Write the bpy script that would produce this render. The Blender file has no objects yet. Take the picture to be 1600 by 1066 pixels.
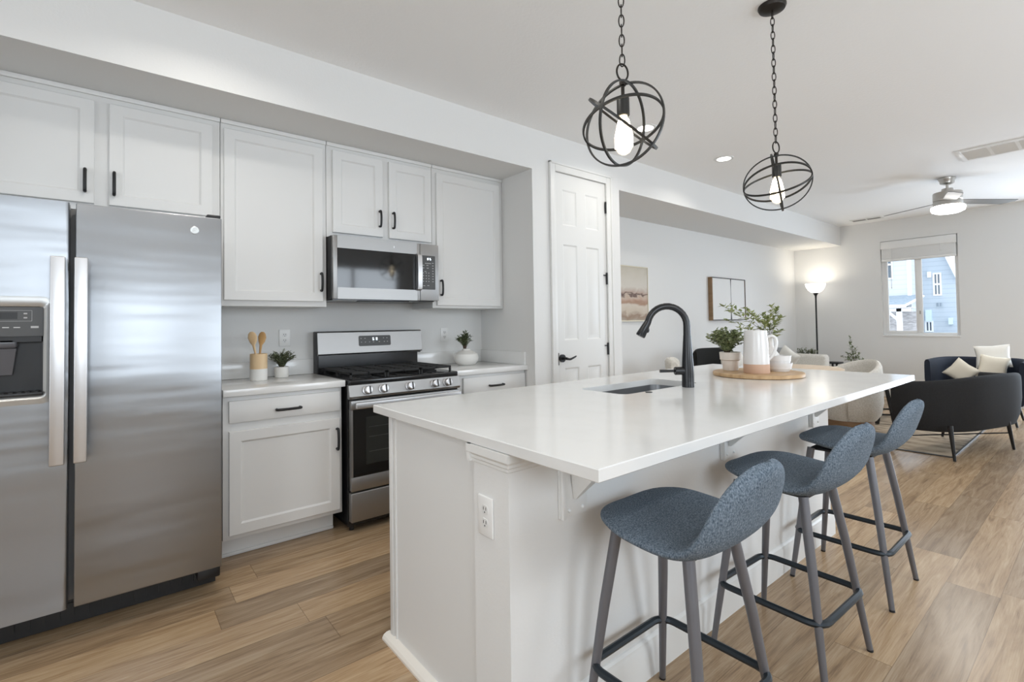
import bpy, bmesh, math, random
from math import sin, cos, pi, radians, sqrt
from mathutils import Vector, Matrix
random.seed(7)
S = bpy.context.scene
COL = S.collection

# ------------------------------------------------------------------ camera, world, light, exposure
def look_matrix(loc, yaw, pitch, roll):
    yaw, pitch, roll = radians(yaw), radians(pitch), radians(roll)
    f = Vector((cos(yaw)*cos(pitch), sin(yaw)*cos(pitch), sin(pitch)))
    r0 = Vector((sin(yaw), -cos(yaw), 0)); u0 = r0.cross(f)
    r = r0*cos(roll)+u0*sin(roll); u = -r0*sin(roll)+u0*cos(roll)
    m = Matrix(((r.x, u.x, -f.x, loc[0]), (r.y, u.y, -f.y, loc[1]), (r.z, u.z, -f.z, loc[2]), (0, 0, 0, 1)))
    return m
cam = bpy.data.cameras.new('camera'); camo = bpy.data.objects.new('camera', cam); COL.objects.link(camo)
cam.sensor_fit = 'HORIZONTAL'; cam.sensor_width = 36.0
cam.lens = 766.225/1600*36.0; cam.shift_y = -44.54/1600
cam.clip_start = .02; cam.clip_end = 200
camo.matrix_world = look_matrix((0, 0, 1.24), 50.88, 1.367, -.864)
S.camera = camo

S.view_settings.view_transform = 'Standard'; S.view_settings.look = 'None'
S.view_settings.gamma = 1; S.view_settings.use_curve_mapping = False
S.view_settings.exposure = 0.0
S.cycles.use_denoising = True
S.cycles.max_bounces = 10; S.cycles.diffuse_bounces = 8; S.cycles.glossy_bounces = 5
S.cycles.transparent_max_bounces = 12; S.cycles.sample_clamp_indirect = 6
S.cycles.caustics_reflective = False; S.cycles.caustics_refractive = False

W = bpy.data.worlds.new('sky'); S.world = W; W.use_nodes = True
bg = W.node_tree.nodes['Background']; bg.inputs[0].default_value = (.86, .93, 1.0, 1); bg.inputs[1].default_value = 2.9

def area(name, loc, rot, sx, sy, power, color, shape='RECTANGLE', spread=180):
    l = bpy.data.lights.new(name, 'AREA'); l.shape = shape; l.size = sx
    if shape in ('RECTANGLE', 'ELLIPSE'): l.size_y = sy
    l.energy = power; l.color = color; l.spread = radians(spread)
    o = bpy.data.objects.new(name, l); COL.objects.link(o); o.location = loc; o.rotation_euler = rot
    return o
DAY = (.80, .90, 1.0)
WARM = (1.0, .96, .89)
# daylight through the windows of the side wall (y = -2.4) and the patio door of the end wall, plus added fill light from unseen behind the camera
area('daylight_near', (-.05, -2.43, 1.80), (radians(90), 0, 0), 1.85, 1.05, 36, DAY)
area('daylight_middle', (3.4, -2.43, 1.62), (radians(90), 0, 0), 1.7, 1.4, 46, DAY)
area('daylight_patio', (9.53, -.50, 1.15), (0, radians(90), 0), 2.1, 2.0, 140, (.72, .85, 1.0))
area('fill_back', (-2.63, .3, 1.5), (0, radians(-90), 0), 1.7, 2.2, 2, (.92, .96, 1.0))
# recessed ceiling lamps; the unseen aisle and side-row ones are added as fill light
CANS = [(3.3, 2.33), (4.53, 2.32), (.35, 2.33), (.5, 1.5), (-.8, 1.5), (.4, -.9), (2.0, -.9), (3.6, -.9), (5.2, -.9)]
CAN_POWER = 4.6
# ------------------------------------------------------------------ helpers
def nt_new(name):
    m = bpy.data.materials.new(name); m.use_nodes = True
    nt = m.node_tree; b = nt.nodes['Principled BSDF']
    return m, nt, b
def P(name, col, rough=.5, metal=0, spec=.5, bump=None, var=None, coat=0, emit=None, aniso=0):
    m, nt, b = nt_new(name)
    b.inputs['Base Color'].default_value = (*col, 1); b.inputs['Roughness'].default_value = rough
    b.inputs['Metallic'].default_value = metal; b.inputs['Specular IOR Level'].default_value = spec
    if coat: b.inputs['Coat Weight'].default_value = coat; b.inputs['Coat Roughness'].default_value = .08
    if aniso:
        b.inputs['Anisotropic'].default_value = aniso
    if emit:
        b.inputs['Emission Color'].default_value = (*emit[0], 1); b.inputs['Emission Strength'].default_value = emit[1]
    if bump or var:
        tc = nt.nodes.new('ShaderNodeTexCoord')
    if var:      # (scale vec, second colour, low, high)
        mp = nt.nodes.new('ShaderNodeMapping'); mp.inputs['Scale'].default_value = var[0]
        nz = nt.nodes.new('ShaderNodeTexNoise'); nz.inputs['Scale'].default_value = 1; nz.inputs['Detail'].default_value = 4
        cr = nt.nodes.new('ShaderNodeValToRGB')
        cr.color_ramp.elements[0].position = var[2]; cr.color_ramp.elements[1].position = var[3]
        cr.color_ramp.elements[0].color = (*col, 1); cr.color_ramp.elements[1].color = (*var[1], 1)
        nt.links.new(tc.outputs['Object'], mp.inputs[0]); nt.links.new(mp.outputs[0], nz.inputs[0])
        nt.links.new(nz.outputs[0], cr.inputs[0]); nt.links.new(cr.outputs[0], b.inputs['Base Color'])
    if bump:     # (scale vec, strength, distance)
        mp = nt.nodes.new('ShaderNodeMapping'); mp.inputs['Scale'].default_value = bump[0]
        nz = nt.nodes.new('ShaderNodeTexNoise'); nz.inputs['Scale'].default_value = 1; nz.inputs['Detail'].default_value = 3
        bp = nt.nodes.new('ShaderNodeBump'); bp.inputs['Strength'].default_value = bump[1]; bp.inputs['Distance'].default_value = bump[2]
        nt.links.new(tc.outputs['Object'], mp.inputs[0]); nt.links.new(mp.outputs[0], nz.inputs[0])
        nt.links.new(nz.outputs[0], bp.inputs['Height']); nt.links.new(bp.outputs[0], b.inputs['Normal'])
    return m

class MB:
    def __init__(self): self.bm = bmesh.new()
    def _new(self, fn):
        a = set(self.bm.verts); fn(); return [v for v in self.bm.verts if v not in a]
    def box(self, x0, x1, y0, y1, z0, z1, bev=0, seg=2, mi=0, rot=None):
        bm = self.bm
        vs = [bm.verts.new((x, y, z)) for x in (x0, x1) for y in (y0, y1) for z in (z0, z1)]
        F = [(0, 1, 3, 2), (4, 6, 7, 5), (0, 4, 5, 1), (2, 3, 7, 6), (0, 2, 6, 4), (1, 5, 7, 3)]
        fs = [bm.faces.new([vs[i] for i in f]) for f in F]
        for f in fs: f.material_index = mi
        if rot is not None:
            c = Vector(((x0+x1)/2, (y0+y1)/2, (z0+z1)/2))
            for v in vs: v.co = c+rot@(v.co-c)
        if bev:
            es = list({e for f in fs for e in f.edges})
            bmesh.ops.bevel(bm, geom=es, offset=bev, segments=seg, affect='EDGES', profile=.5, clamp_overlap=True)
        return vs
    def shaker(self, x0, x1, yf, yb, z0, z1, fr=.055, dep=.009, slope=.009, bev=.0025):
        """door leaf facing -Y with a recessed panel"""
        bm = self.bm
        g = [(x0+bev, z0+bev, yf), (x0+fr, z0+fr, yf), (x0+fr+slope, z0+fr+slope, yf+dep)]
        rings = [[(x0, yb, z0), (x1, yb, z0), (x1, yb, z1), (x0, yb, z1)],
                 [(x0, yf+bev, z0), (x1, yf+bev, z0), (x1, yf+bev, z1), (x0, yf+bev, z1)]]
        for (a, b, y) in g:
            dx = a-x0; dz = b-z0
            rings.append([(x0+dx, y, z0+dz), (x1-dx, y, z0+dz), (x1-dx, y, z1-dz), (x0+dx, y, z1-dz)])
        R = [[bm.verts.new(p) for p in r] for r in rings]
        bm.faces.new(R[0][::-1])
        for a, b in zip(R, R[1:]):
            for i in range(4): bm.faces.new((a[i], a[(i+1) % 4], b[(i+1) % 4], b[i]))
        bm.faces.new(R[-1])
    def loft(self, rings, closed=True, cap0=True, cap1=True, mi=0):
        bm = self.bm
        R = [[bm.verts.new(p) for p in r] for r in rings]
        n = len(R[0])
        for a, b in zip(R, R[1:]):
            for i in range(n if closed else n-1):
                j = (i+1) % n
                try: bm.faces.new((a[i], a[j], b[j], b[i])).material_index = mi
                except ValueError: pass
        if closed and cap0: bm.faces.new(R[0][::-1]).material_index = mi
        if closed and cap1: bm.faces.new(R[-1]).material_index = mi
        return R
    def lathe(self, prof, c=(0, 0, 0), n=32, cap0=True, cap1=True, sx=1, sy=1, mi=0):
        rings = [[(c[0]+r*cos(2*pi*i/n)*sx, c[1]+r*sin(2*pi*i/n)*sy, c[2]+z) for i in range(n)] for r, z in prof]
        self.loft(rings, True, cap0, cap1, mi)
    def tube(self, pts, r, n=8, closed=False, mi=0, flat=1.0):
        pts = [Vector(p) for p in pts]; N = len(pts)
        rs = r if isinstance(r, (list, tuple)) else [r]*N
        rings = []; up = None
        for i, p in enumerate(pts):
            if closed: d = pts[(i+1) % N]-pts[i-1]
            else: d = pts[min(i+1, N-1)]-pts[max(i-1, 0)]
            d.normalize()
            if up is None:
                up = Vector((0, 0, 1)) if abs(d.z) < .9 else Vector((1, 0, 0))
            a = (up-d*up.dot(d)).normalized(); up = a; b = d.cross(a)
            rings.append([p+(a*cos(2*pi*k/n)+b*sin(2*pi*k/n)*flat)*rs[i] for k in range(n)])
        if closed: rings.append(rings[0])
        if closed:
            bm = self.bm; R = [[bm.verts.new(p) for p in q] for q in rings[:-1]]
            for i in range(N):
                a, b = R[i], R[(i+1) % N]
                for k in range(n): bm.faces.new((a[k], a[(k+1) % n], b[(k+1) % n], b[k])).material_index = mi
        else: self.loft(rings, mi=mi)
    def cyl(self, p0, p1, r0, r1=None, n=20, mi=0): self.tube([p0, p1], [r0, r0 if r1 is None else r1], n, mi=mi)
    def prism(self, pts, axis, a, b, mi=0):
        """pts: 2D outline; axis 'x': pts are (y,z); 'y': (x,z); 'z': (x,y)"""
        def mk(p, t): return {'x': (t, p[0], p[1]), 'y': (p[0], t, p[1]), 'z': (p[0], p[1], t)}[axis]
        self.loft([[mk(p, a) for p in pts], [mk(p, b) for p in pts]], mi=mi)
    def ball(self, c, r, sx=1, sy=1, sz=1, u=20, v=12, mi=0):
        prof = [(r*sin(pi*i/v), -r*cos(pi*i/v)*sz) for i in range(v+1)]
        prof[0] = (1e-4, prof[0][1]); prof[-1] = (1e-4, prof[-1][1])
        self.lathe(prof, c, u, True, True, sx, sy, mi)
    def quad(self, a, b, c, d, mi=0):
        f = self.bm.faces.new([self.bm.verts.new(p) for p in (a, b, c, d)]); f.material_index = mi
    def done(self, name, mats, ang=35, smooth=True, off=None):
        bm = self.bm
        if off is not None:
            for v in bm.verts: v.co -= off
        bmesh.ops.recalc_face_normals(bm, faces=bm.faces)
        if smooth:
            lim = radians(ang)
            for e in bm.edges:
                e.smooth = len(e.link_faces) == 2 and e.calc_face_angle(0) < lim
            for f in bm.faces: f.smooth = True
        me = bpy.data.meshes.new(name); bm.to_mesh(me); bm.free()
        for m in (mats if isinstance(mats, (list, tuple)) else [mats]): me.materials.append(m)
        return me

def world_loc(o):
    v = Vector(o.location)
    while o.parent: o = o.parent; v += Vector(o.location)
    return v
def obj(name, mb, mat, parent=None, loc=None, label=None, ang=35, smooth=True, local=False):
    """one mesh object; geometry given in world coordinates unless local"""
    off = None
    if parent is not None and not local: off = world_loc(parent)
    if parent is None and loc is not None and not local: off = Vector(loc)
    me = mb.done(name, mat, ang, smooth, off)
    o = bpy.data.objects.new(name, me); COL.objects.link(o)
    if parent is not None: o.parent = parent
    elif loc is not None: o.location = loc
    if label: o['label'] = label
    return o
def tag(o, label, cat, group=None):
    o['label'] = label; o['category'] = cat
    if group: o['group'] = group
    return o
def thing(name, label, cat, loc, group=None, rz=0):
    o = bpy.data.objects.new(name, None); COL.objects.link(o); o.location = loc; o.empty_display_size = .1
    o.rotation_euler = (0, 0, rz)
    return tag(o, label, cat, group)
def struct(name, mb, mat, **k):
    o = obj(name, mb, mat, **k); o['kind'] = 'structure'; return o
def sgroup(name, loc):
    o = bpy.data.objects.new(name, None); COL.objects.link(o); o.location = loc; o['kind'] = 'structure'; return o
def dup(o, parent=None, loc=None, rz=None, label=None):
    c = o.copy(); COL.objects.link(c)
    if parent is not None: c.parent = parent
    if loc is not None: c.location = loc
    if rz is not None: c.rotation_euler = (0, 0, rz)
    if label: c['label'] = label
    for ch in list(o.children): dup(ch, c)
    return c
def spline(pts, n):
    """Catmull-Rom through tuples of any length"""
    out = []
    P_ = [pts[0]]+list(pts)+[pts[-1]]
    m = len(pts)-1
    for i in range(n+1):
        t = i/n*m; k = min(int(t), m-1); u = t-k
        a, b, c, d = P_[k:k+4]
        out.append(tuple(.5*((2*q)+(-p+r)*u+(2*p-5*q+4*r-s)*u*u+(-p+3*q-3*r+s)*u**3) for p, q, r, s in zip(a, b, c, d)))
    return out
def ring(c, a, b, ra, rb, n=48):
    c, a, b = Vector(c), Vector(a), Vector(b)
    return [c+a*ra*cos(2*pi*i/n)+b*rb*sin(2*pi*i/n) for i in range(n)]

# ------------------------------------------------------------------ materials
M = {}
M['wall'] = P('wall_paint', (.73, .73, .72), .75, spec=.25, bump=((90, 90, 90), .12, .004))
M['ceil'] = P('ceiling_paint', (.88, .885, .885), .8, spec=.2, bump=((60, 60, 60), .25, .005))
M['trim'] = P('trim_paint', (.73, .73, .715), .38, spec=.4)
M['cab'] = P('cabinet_paint', (.72, .72, .71), .42, spec=.4)
M['quartz'] = P('white_quartz', (.74, .74, .73), .13, spec=.5, var=((7, 7, 7), (.71, .71, .70), .45, .75))
M['steel'] = P('brushed_steel', (.375, .39, .41), .36, 1, bump=((.45, .45, 3.4), .30, .05), aniso=.5)
M['steel2'] = P('appliance_steel', (.36, .355, .35), .44, 1, bump=((2, 2, 260), .03, .002), aniso=.5)
M['chrome'] = P('handle_steel', (.66, .66, .67), .36, 1)
M['sink'] = P('sink_steel', (.26, .265, .275), .36, 1, bump=((120, 3, 3), .05, .002))
M['black'] = P('black_enamel', (.012, .012, .013), .18, spec=.5)
M['faucet'] = P('satin_black_metal', (.010, .011, .013), .24, spec=.5)
M['blackmatte'] = P('matte_black_metal', (.012, .012, .013), .42, spec=.4)
M['iron'] = P('cast_iron', (.018, .018, .018), .62, spec=.35, bump=((150, 150, 150), .2, .002))
M['glass_black'] = P('dark_oven_glass', (.008, .008, .008), .06, spec=.55)
M['panelgrey'] = P('charcoal_control_panel', (.06, .06, .06), .4)
M['darkplastic'] = P('dark_plastic', (.010, .010, .011), .4)
M['greyplastic'] = P('smoky_plastic', (.09, .09, .10), .25)
M['legend'] = P('printed_legend', (.45, .45, .45), .5)
M['led'] = P('clock_digits', (.9, .95, 1), .4, emit=((.85, .93, 1), 1.6))
M['plate'] = P('white_plastic_plate', (.80, .80, .79), .3)
M['slot'] = P('outlet_slot', (.03, .03, .03), .6)
M['bronze'] = P('dark_bronze_metal', (.035, .030, .026), .38, .75)
M['graphite'] = P('dark_grey_iron', (.05, .05, .048), .40, .7)
M['nickel'] = P('brushed_nickel', (.48, .46, .43), .3, 1)
M['blade'] = P('silver_fan_blade', (.20, .20, .195), .45, .4)
M['lamp'] = P('lit_lens', (1, 1, 1), .5, emit=((1, .97, .92), 9))
M['fanlens'] = P('lit_fan_lens', (1, 1, 1), .5, emit=((1, .98, .95), 9))
M['bowl'] = P('lit_glass_bowl', (1, .98, .93), .4, emit=((1, .95, .88), 2.4))
M['bulb'] = P('lit_bulb', (1, .93, .8), .3, emit=((1, .80, .50), 1.7))
M['filament'] = P('glowing_filament', (1, .93, .8), .3, emit=((1, .86, .62), 22))
M['wood'] = P('light_wood', (.50, .31, .15), .45, var=((4, 4, 30), (.62, .42, .23), .35, .7))
M['board'] = P('serving_board_wood', (.40, .25, .12), .45, var=((5, 38, 5), (.56, .38, .21), .3, .7))
M['spoon1'] = P('pale_spoon_wood', (.66, .46, .26), .5, var=((30, 30, 6), (.72, .54, .33), .3, .7))
M['spoon2'] = P('honey_spoon_wood', (.50, .29, .11), .5, var=((30, 30, 6), (.58, .36, .16), .3, .7))
M['ceramic'] = P('white_ceramic', (.75, .74, .73), .25, coat=.3)
M['ceramic2'] = P('matte_white_ceramic', (.76, .75, .72), .6)
M['terracotta'] = P('bare_clay', (.60, .40, .29), .6)
M['cream'] = P('cream_pot', (.74, .68, .62), .55)
M['leaf'] = P('green_leaf', (.11, .15, .05), .5, var=((60, 60, 60), (.34, .38, .20), .35, .65))
M['leafdark'] = P('dark_green_leaf', (.07, .095, .045), .5, var=((90, 90, 90), (.22, .26, .14), .35, .65))
M['leaflight'] = P('light_green_leaf', (.22, .29, .09), .5, var=((30, 30, 30), (.45, .48, .24), .35, .65))
M['twig'] = P('twig', (.09, .06, .04), .7)
M['soil'] = P('soil', (.03, .022, .015), .9)
M['boucle'] = P('cream_boucle', (.62, .59, .53), .9, spec=.1, bump=((110, 110, 110), .6, .01), var=((70, 70, 70), (.74, .71, .66), .35, .65))
M['pillow'] = P('ivory_linen', (.70, .65, .55), .85, spec=.1, bump=((200, 200, 200), .25, .004))
M['pillow2'] = P('white_linen', (.78, .76, .71), .85, spec=.1, bump=((200, 200, 200), .25, .004))
M['pillowgrey'] = P('grey_linen', (.40, .41, .42), .85, spec=.1, bump=((200, 200, 200), .25, .004))
M['charcoal'] = P('charcoal_fabric', (.016, .016, .017), .85, spec=.15, bump=((260, 260, 700), .3, .003), var=((300, 300, 900), (.040, .040, .041), .4, .7))
M['navy'] = P('navy_fabric', (.018, .022, .034), .8, spec=.2, bump=((260, 260, 260), .3, .003))
M['blackfab'] = P('black_fabric', (.018, .018, .017), .85, spec=.15, bump=((200, 200, 200), .3, .003))
M['stoolleg'] = P('grey_metal_leg', (.165, .165, .18), .42, .5)
M['steelblue'] = P('dark_teal_bar', (.022, .030, .038), .4, .4)
M['denim'] = P('blue_grey_tweed', (.066, .092, .122), .9, spec=.12, bump=((300, 300, 220), .4, .004), var=((260, 260, 170), (.21, .255, .305), .34, .66))
M['mat_white'] = P('white_canvas', (.70, .70, .69), .7)
M['frameblack'] = P('black_frame', (.02, .02, .02), .4)
M['framewood'] = P('walnut_frame', (.20, .12, .06), .45, var=((4, 4, 20), (.27, .17, .09), .3, .7))
M['framelight'] = P('champagne_frame', (.45, .39, .28), .4, .4)
M['blind'] = P('white_blind_slat', (.78, .78, .77), .5)
M['vinyl'] = P('white_vinyl', (.80, .80, .79), .3)
M['siding1'] = P('pale_siding', (.62, .66, .70), .7)
M['siding2'] = P('blue_grey_siding', (.42, .50, .57), .7)
M['exttrim'] = P('white_exterior_trim', (.85, .86, .88), .6)
M['shingle'] = P('grey_shingle', (.22, .27, .32), .8, var=((6, 6, 6), (.28, .33, .38), .4, .6))
M['stone'] = P('stacked_stone', (.38, .36, .36), .85, bump=((3, 3, 9), .8, .1), var=((3, 3, 10), (.62, .60, .60), .35, .65))
M['extglass'] = P('dark_window_glass', (.10, .13, .16), .1)
M['utility'] = P('pale_blue_box', (.62, .74, .82), .6)
M['ground'] = P('gravel_ground', (.40, .41, .42), .9, var=((2, 2, 2), (.5, .5, .5), .4, .6))

def siding(name, base, edge):
    m, nt, b = nt_new(name); b.inputs['Roughness'].default_value = .7
    tc = nt.nodes.new('ShaderNodeTexCoord'); sx = nt.nodes.new('ShaderNodeSeparateXYZ')
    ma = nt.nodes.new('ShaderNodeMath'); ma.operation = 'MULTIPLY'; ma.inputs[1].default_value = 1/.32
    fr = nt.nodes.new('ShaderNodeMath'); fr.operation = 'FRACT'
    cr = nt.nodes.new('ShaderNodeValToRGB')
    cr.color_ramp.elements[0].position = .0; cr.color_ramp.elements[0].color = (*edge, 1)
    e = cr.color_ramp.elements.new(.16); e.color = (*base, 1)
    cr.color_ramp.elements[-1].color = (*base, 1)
    bp = nt.nodes.new('ShaderNodeBump'); bp.inputs['Strength'].default_value = .5; bp.inputs['Distance'].default_value = .05
    L = nt.links.new
    L(tc.outputs['Object'], sx.inputs[0]); L(sx.outputs['Z'], ma.inputs[0]); L(ma.outputs[0], fr.inputs[0])
    L(fr.outputs[0], cr.inputs[0]); L(cr.outputs[0], b.inputs['Base Color'])
    L(fr.outputs[0], bp.inputs['Height']); L(bp.outputs[0], b.inputs['Normal'])
    return m
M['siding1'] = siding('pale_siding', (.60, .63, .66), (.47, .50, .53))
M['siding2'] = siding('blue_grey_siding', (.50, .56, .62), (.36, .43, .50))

def glass_mat():
    m = bpy.data.materials.new('window_glass'); m.use_nodes = True; nt = m.node_tree; nt.nodes.clear()
    out = nt.nodes.new('ShaderNodeOutputMaterial'); mx = nt.nodes.new('ShaderNodeMixShader')
    tr = nt.nodes.new('ShaderNodeBsdfTransparent'); gl = nt.nodes.new('ShaderNodeBsdfGlossy'); gl.inputs['Roughness'].default_value = .02
    fr = nt.nodes.new('ShaderNodeFresnel'); fr.inputs[0].default_value = 1.35
    tr.inputs[0].default_value = (.97, .985, 1, 1)
    L = nt.links.new; L(fr.outputs[0], mx.inputs[0]); L(tr.outputs[0], mx.inputs[1]); L(gl.outputs[0], mx.inputs[2]); L(mx.outputs[0], out.inputs[0])
    return m
M['glass'] = glass_mat()

def floor_mat():
    m, nt, b = nt_new('vinyl_plank'); L = nt.links.new
    N = lambda t: nt.nodes.new('ShaderNode'+t)
    def math(op, a, bb=None, v=None):
        n = N('Math'); n.operation = op
        if hasattr(a, 'links'): L(a, n.inputs[0])
        else: n.inputs[0].default_value = a
        if bb is not None:
            if hasattr(bb, 'links'): L(bb, n.inputs[1])
            else: n.inputs[1].default_value = bb
        return n.outputs[0]
    tc = N('TexCoord'); sp = N('SeparateXYZ'); L(tc.outputs['Object'], sp.inputs[0])
    X, Y = sp.outputs['X'], sp.outputs['Y']
    pw, pl = .182, 1.22
    yr = math('DIVIDE', math('ADD', Y, 20.03), pw); row = math('FLOOR', yr); fy = math('SUBTRACT', yr, row)
    wn = N('TexWhiteNoise'); wn.noise_dimensions = '1D'; L(row, wn.inputs['W'])
    xr = math('ADD', math('DIVIDE', math('ADD', X, 20), pl), wn.outputs['Value']); colm = math('FLOOR', xr); fx = math('SUBTRACT', xr, colm)
    cid = N('CombineXYZ'); L(row, cid.inputs[0]); L(colm, cid.inputs[1])
    w2 = N('TexWhiteNoise'); w2.noise_dimensions = '3D'; L(cid.outputs[0], w2.inputs['Vector'])
    off = math('MULTIPLY', w2.outputs['Value'], 37.0)
    gv = N('CombineXYZ'); L(math('ADD', math('MULTIPLY', X, 1.3), off), gv.inputs[0]); L(math('ADD', math('MULTIPLY', Y, 15), off), gv.inputs[1]); L(off, gv.inputs[2])
    n1 = N('TexNoise'); n1.inputs['Scale'].default_value = 1.6; n1.inputs['Detail'].default_value = 7; n1.inputs['Distortion'].default_value = 1.1; n1.inputs['Roughness'].default_value = .62
    L(gv.outputs[0], n1.inputs[0])
    gv2 = N('CombineXYZ'); L(math('ADD', math('MULTIPLY', X, 5), off), gv2.inputs[0]); L(math('ADD', math('MULTIPLY', Y, 150), off), gv2.inputs[1])
    n2 = N('TexNoise'); n2.inputs['Scale'].default_value = 1.5; n2.inputs['Detail'].default_value = 6; L(gv2.outputs[0], n2.inputs[0])
    g = math('ADD', math('MULTIPLY', n1.outputs[0], .70), math('MULTIPLY', n2.outputs[0], .30))
    cr = N('ValToRGB'); el = cr.color_ramp.elements
    el[0].position = .33; el[0].color = (.215, .142, .085, 1)
    el[1].position = .66; el[1].color = (.50, .378, .250, 1)
    e = el.new(.47); e.color = (.355, .243, .143, 1)
    e = el.new(.56); e.color = (.42, .304, .190, 1)
    L(g, cr.inputs[0])
    tint = N('MixRGB'); tint.blend_type = 'MULTIPLY'; tint.inputs[0].default_value = 1
    tr = N('ValToRGB'); t = tr.color_ramp.elements
    t[0].position = 0; t[0].color = (.72, .72, .74, 1); t[1].position = 1; t[1].color = (1.16, 1.13, 1.08, 1)
    L(w2.outputs['Value'], tr.inputs[0]); L(cr.outputs[0], tint.inputs[1]); L(tr.outputs[0], tint.inputs[2])
    # seams
    ey = math('MINIMUM', fy, math('SUBTRACT', 1, fy)); ex = math('MINIMUM', fx, math('SUBTRACT', 1, fx))
    sy = math('LESS_THAN', ey, .006); sx_ = math('LESS_THAN', ex, .0012)
    seam = math('MAXIMUM', sy, sx_)
    mx = N('MixRGB'); mx.blend_type = 'MULTIPLY'; mx.inputs[2].default_value = (.62, .6, .58, 1)
    L(seam, mx.inputs[0]); L(tint.outputs[0], mx.inputs[1]); L(mx.outputs[0], b.inputs['Base Color'])
    b.inputs['Roughness'].default_value = .27; b.inputs['Specular IOR Level'].default_value = .5
    bp = N('Bump'); bp.inputs['Strength'].default_value = .12; bp.inputs['Distance'].default_value = .003
    L(g, bp.inputs['Height']); L(bp.outputs[0], b.inputs['Normal'])
    return m
M['floor'] = floor_mat()

def painting_mat():
    m, nt, b = nt_new('abstract_painting'); L = nt.links.new; N = lambda t: nt.nodes.new('ShaderNode'+t)
    b.inputs['Roughness'].default_value = .7
    tc = N('TexCoord'); sp = N('SeparateXYZ'); L(tc.outputs['Generated'], sp.inputs[0])
    mp = N('Mapping'); mp.inputs['Scale'].default_value = (3, 3, 5); L(tc.outputs['Generated'], mp.inputs[0])
    nz = N('TexNoise'); nz.inputs['Scale'].default_value = 1.3; nz.inputs['Detail'].default_value = 6; nz.inputs['Distortion'].default_value = .6
    L(mp.outputs[0], nz.inputs[0])
    a = N('Math'); a.operation = 'MULTIPLY_ADD'; a.inputs[1].default_value = .26; L(nz.outputs[0], a.inputs[0]); L(sp.outputs['Z'], a.inputs[2])
    s = N('Math'); s.operation = 'SUBTRACT'; s.inputs[1].default_value = .13; L(a.outputs[0], s.inputs[0])
    cr = N('ValToRGB'); e = cr.color_ramp.elements
    stops = [(.0, (.42, .36, .29)), (.10, (.30, .21, .15)), (.16, (.55, .47, .38)), (.27, (.60, .53, .45)), (.33, (.36, .22, .15)), (.40, (.47, .33, .25)),
             (.46, (.52, .42, .34)), (.49, (.10, .055, .045)), (.515, (.45, .34, .28)), (.56, (.50, .42, .36)), (.62, (.60, .56, .50)), (.85, (.56, .52, .45)), (1.0, (.50, .46, .38))]
    e[0].position, e[1].position = 0, 1
    e[0].color = (*stops[0][1], 1); e[1].color = (*stops[-1][1], 1)
    for p, c in stops[1:-1]:
        q = e.new(p); q.color = (*c, 1)
    L(s.outputs[0], cr.inputs[0]); L(cr.outputs[0], b.inputs['Base Color'])
    return m
M['painting'] = painting_mat()
def rug_mat():
    m, nt, b = nt_new('faded_rug'); L = nt.links.new; N = lambda t: nt.nodes.new('ShaderNode'+t)
    b.inputs['Roughness'].default_value = .95; b.inputs['Specular IOR Level'].default_value = .1
    tc = N('TexCoord'); mp = N('Mapping'); mp.inputs['Scale'].default_value = (9, 3, 1); L(tc.outputs['Object'], mp.inputs[0])
    nz = N('TexNoise'); nz.inputs['Scale'].default_value = 1; nz.inputs['Detail'].default_value = 8; nz.inputs['Roughness'].default_value = .7; L(mp.outputs[0], nz.inputs[0])
    cr = N('ValToRGB'); e = cr.color_ramp.elements
    e[0].position = .36; e[0].color = (.16, .125, .10, 1); e[1].position = .62; e[1].color = (.50, .42, .32, 1)
    q = e.new(.48); q.color = (.38, .31, .235, 1)
    L(nz.outputs[0], cr.inputs[0]); L(cr.outputs[0], b.inputs['Base Color'])
    return m
M['rug'] = rug_mat()

# ------------------------------------------------------------------ the room
YS, YW, XR, XO, XW, ZC, ZS = 2.881, 3.600, 2.568, 3.648, 9.49, 2.794, 2.471
YR, XB = -2.4, -2.6
b = MB(); b.box(XB-.1, XW+.15, YR-.1, 3.8, -.1, 0); struct('floor', b, M['floor'])
b = MB(); b.box(XB-.1, XW+.15, YR-.1, YS, ZC, ZC+.12); struct('ceiling', b, M['ceil'])
# dropped soffit over the cabinets and over the dining side (front face is flush with the pantry wall)
b = MB(); b.box(XB-.1, XR, YS, 3.75, ZS, ZC+.12); struct('ceiling_soffit', b, M['wall'])
b = MB(); b.box(XO, XW+.15, YS, 3.75, 2.474, ZC+.12); struct('ceiling_dining', b, M['wall'])
b = MB(); b.box(-.75, XR+.05, YW, YW+.15, 0, ZS); struct('wall_kitchen', b, M['wall'])
b = MB(); b.box(XB-.1, -.75, YS, YW+.15, 0, ZS); struct('wall_kitchen_left', b, M['wall'])
DX0, DX1, DZ = 2.812, 3.452, 2.497
b = MB()
b.box(XR, DX0, YS, YW+.15, 0, ZC+.12); b.box(DX1, XO, YS, YW+.15, 0, ZC+.12); b.box(DX0, DX1, YS, YW+.15, DZ, ZC+.12); b.box(DX0, DX1, YS+.2, YW+.15, 0, DZ)
struct('wall_pantry', b, M['wall'])
b = MB(); b.box(XO, XW+.15, 3.608, 3.75, 0, 2.474); struct('wall_dining', b, M['wall'])
WY0, WY1, WZ0, WZ1 = 1.412, 2.335, .972, 2.462
b = MB()
b.box(XW, XW+.15, YR-.1, -1.5, 0, ZC); b.box(XW, XW+.15, -1.5, .50, 2.22, ZC); b.box(XW, XW+.15, .50, WY0, 0, ZC); b.box(XW, XW+.15, WY1, YS, 0, ZC); b.box(XW, XW+.15, YS, 3.608, 0, 2.474); b.box(XW, XW+.15, WY0, WY1, 0, WZ0); b.box(XW, XW+.15, WY0, WY1, WZ1, ZC)
struct('wall_window', b, M['wall'])
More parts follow.
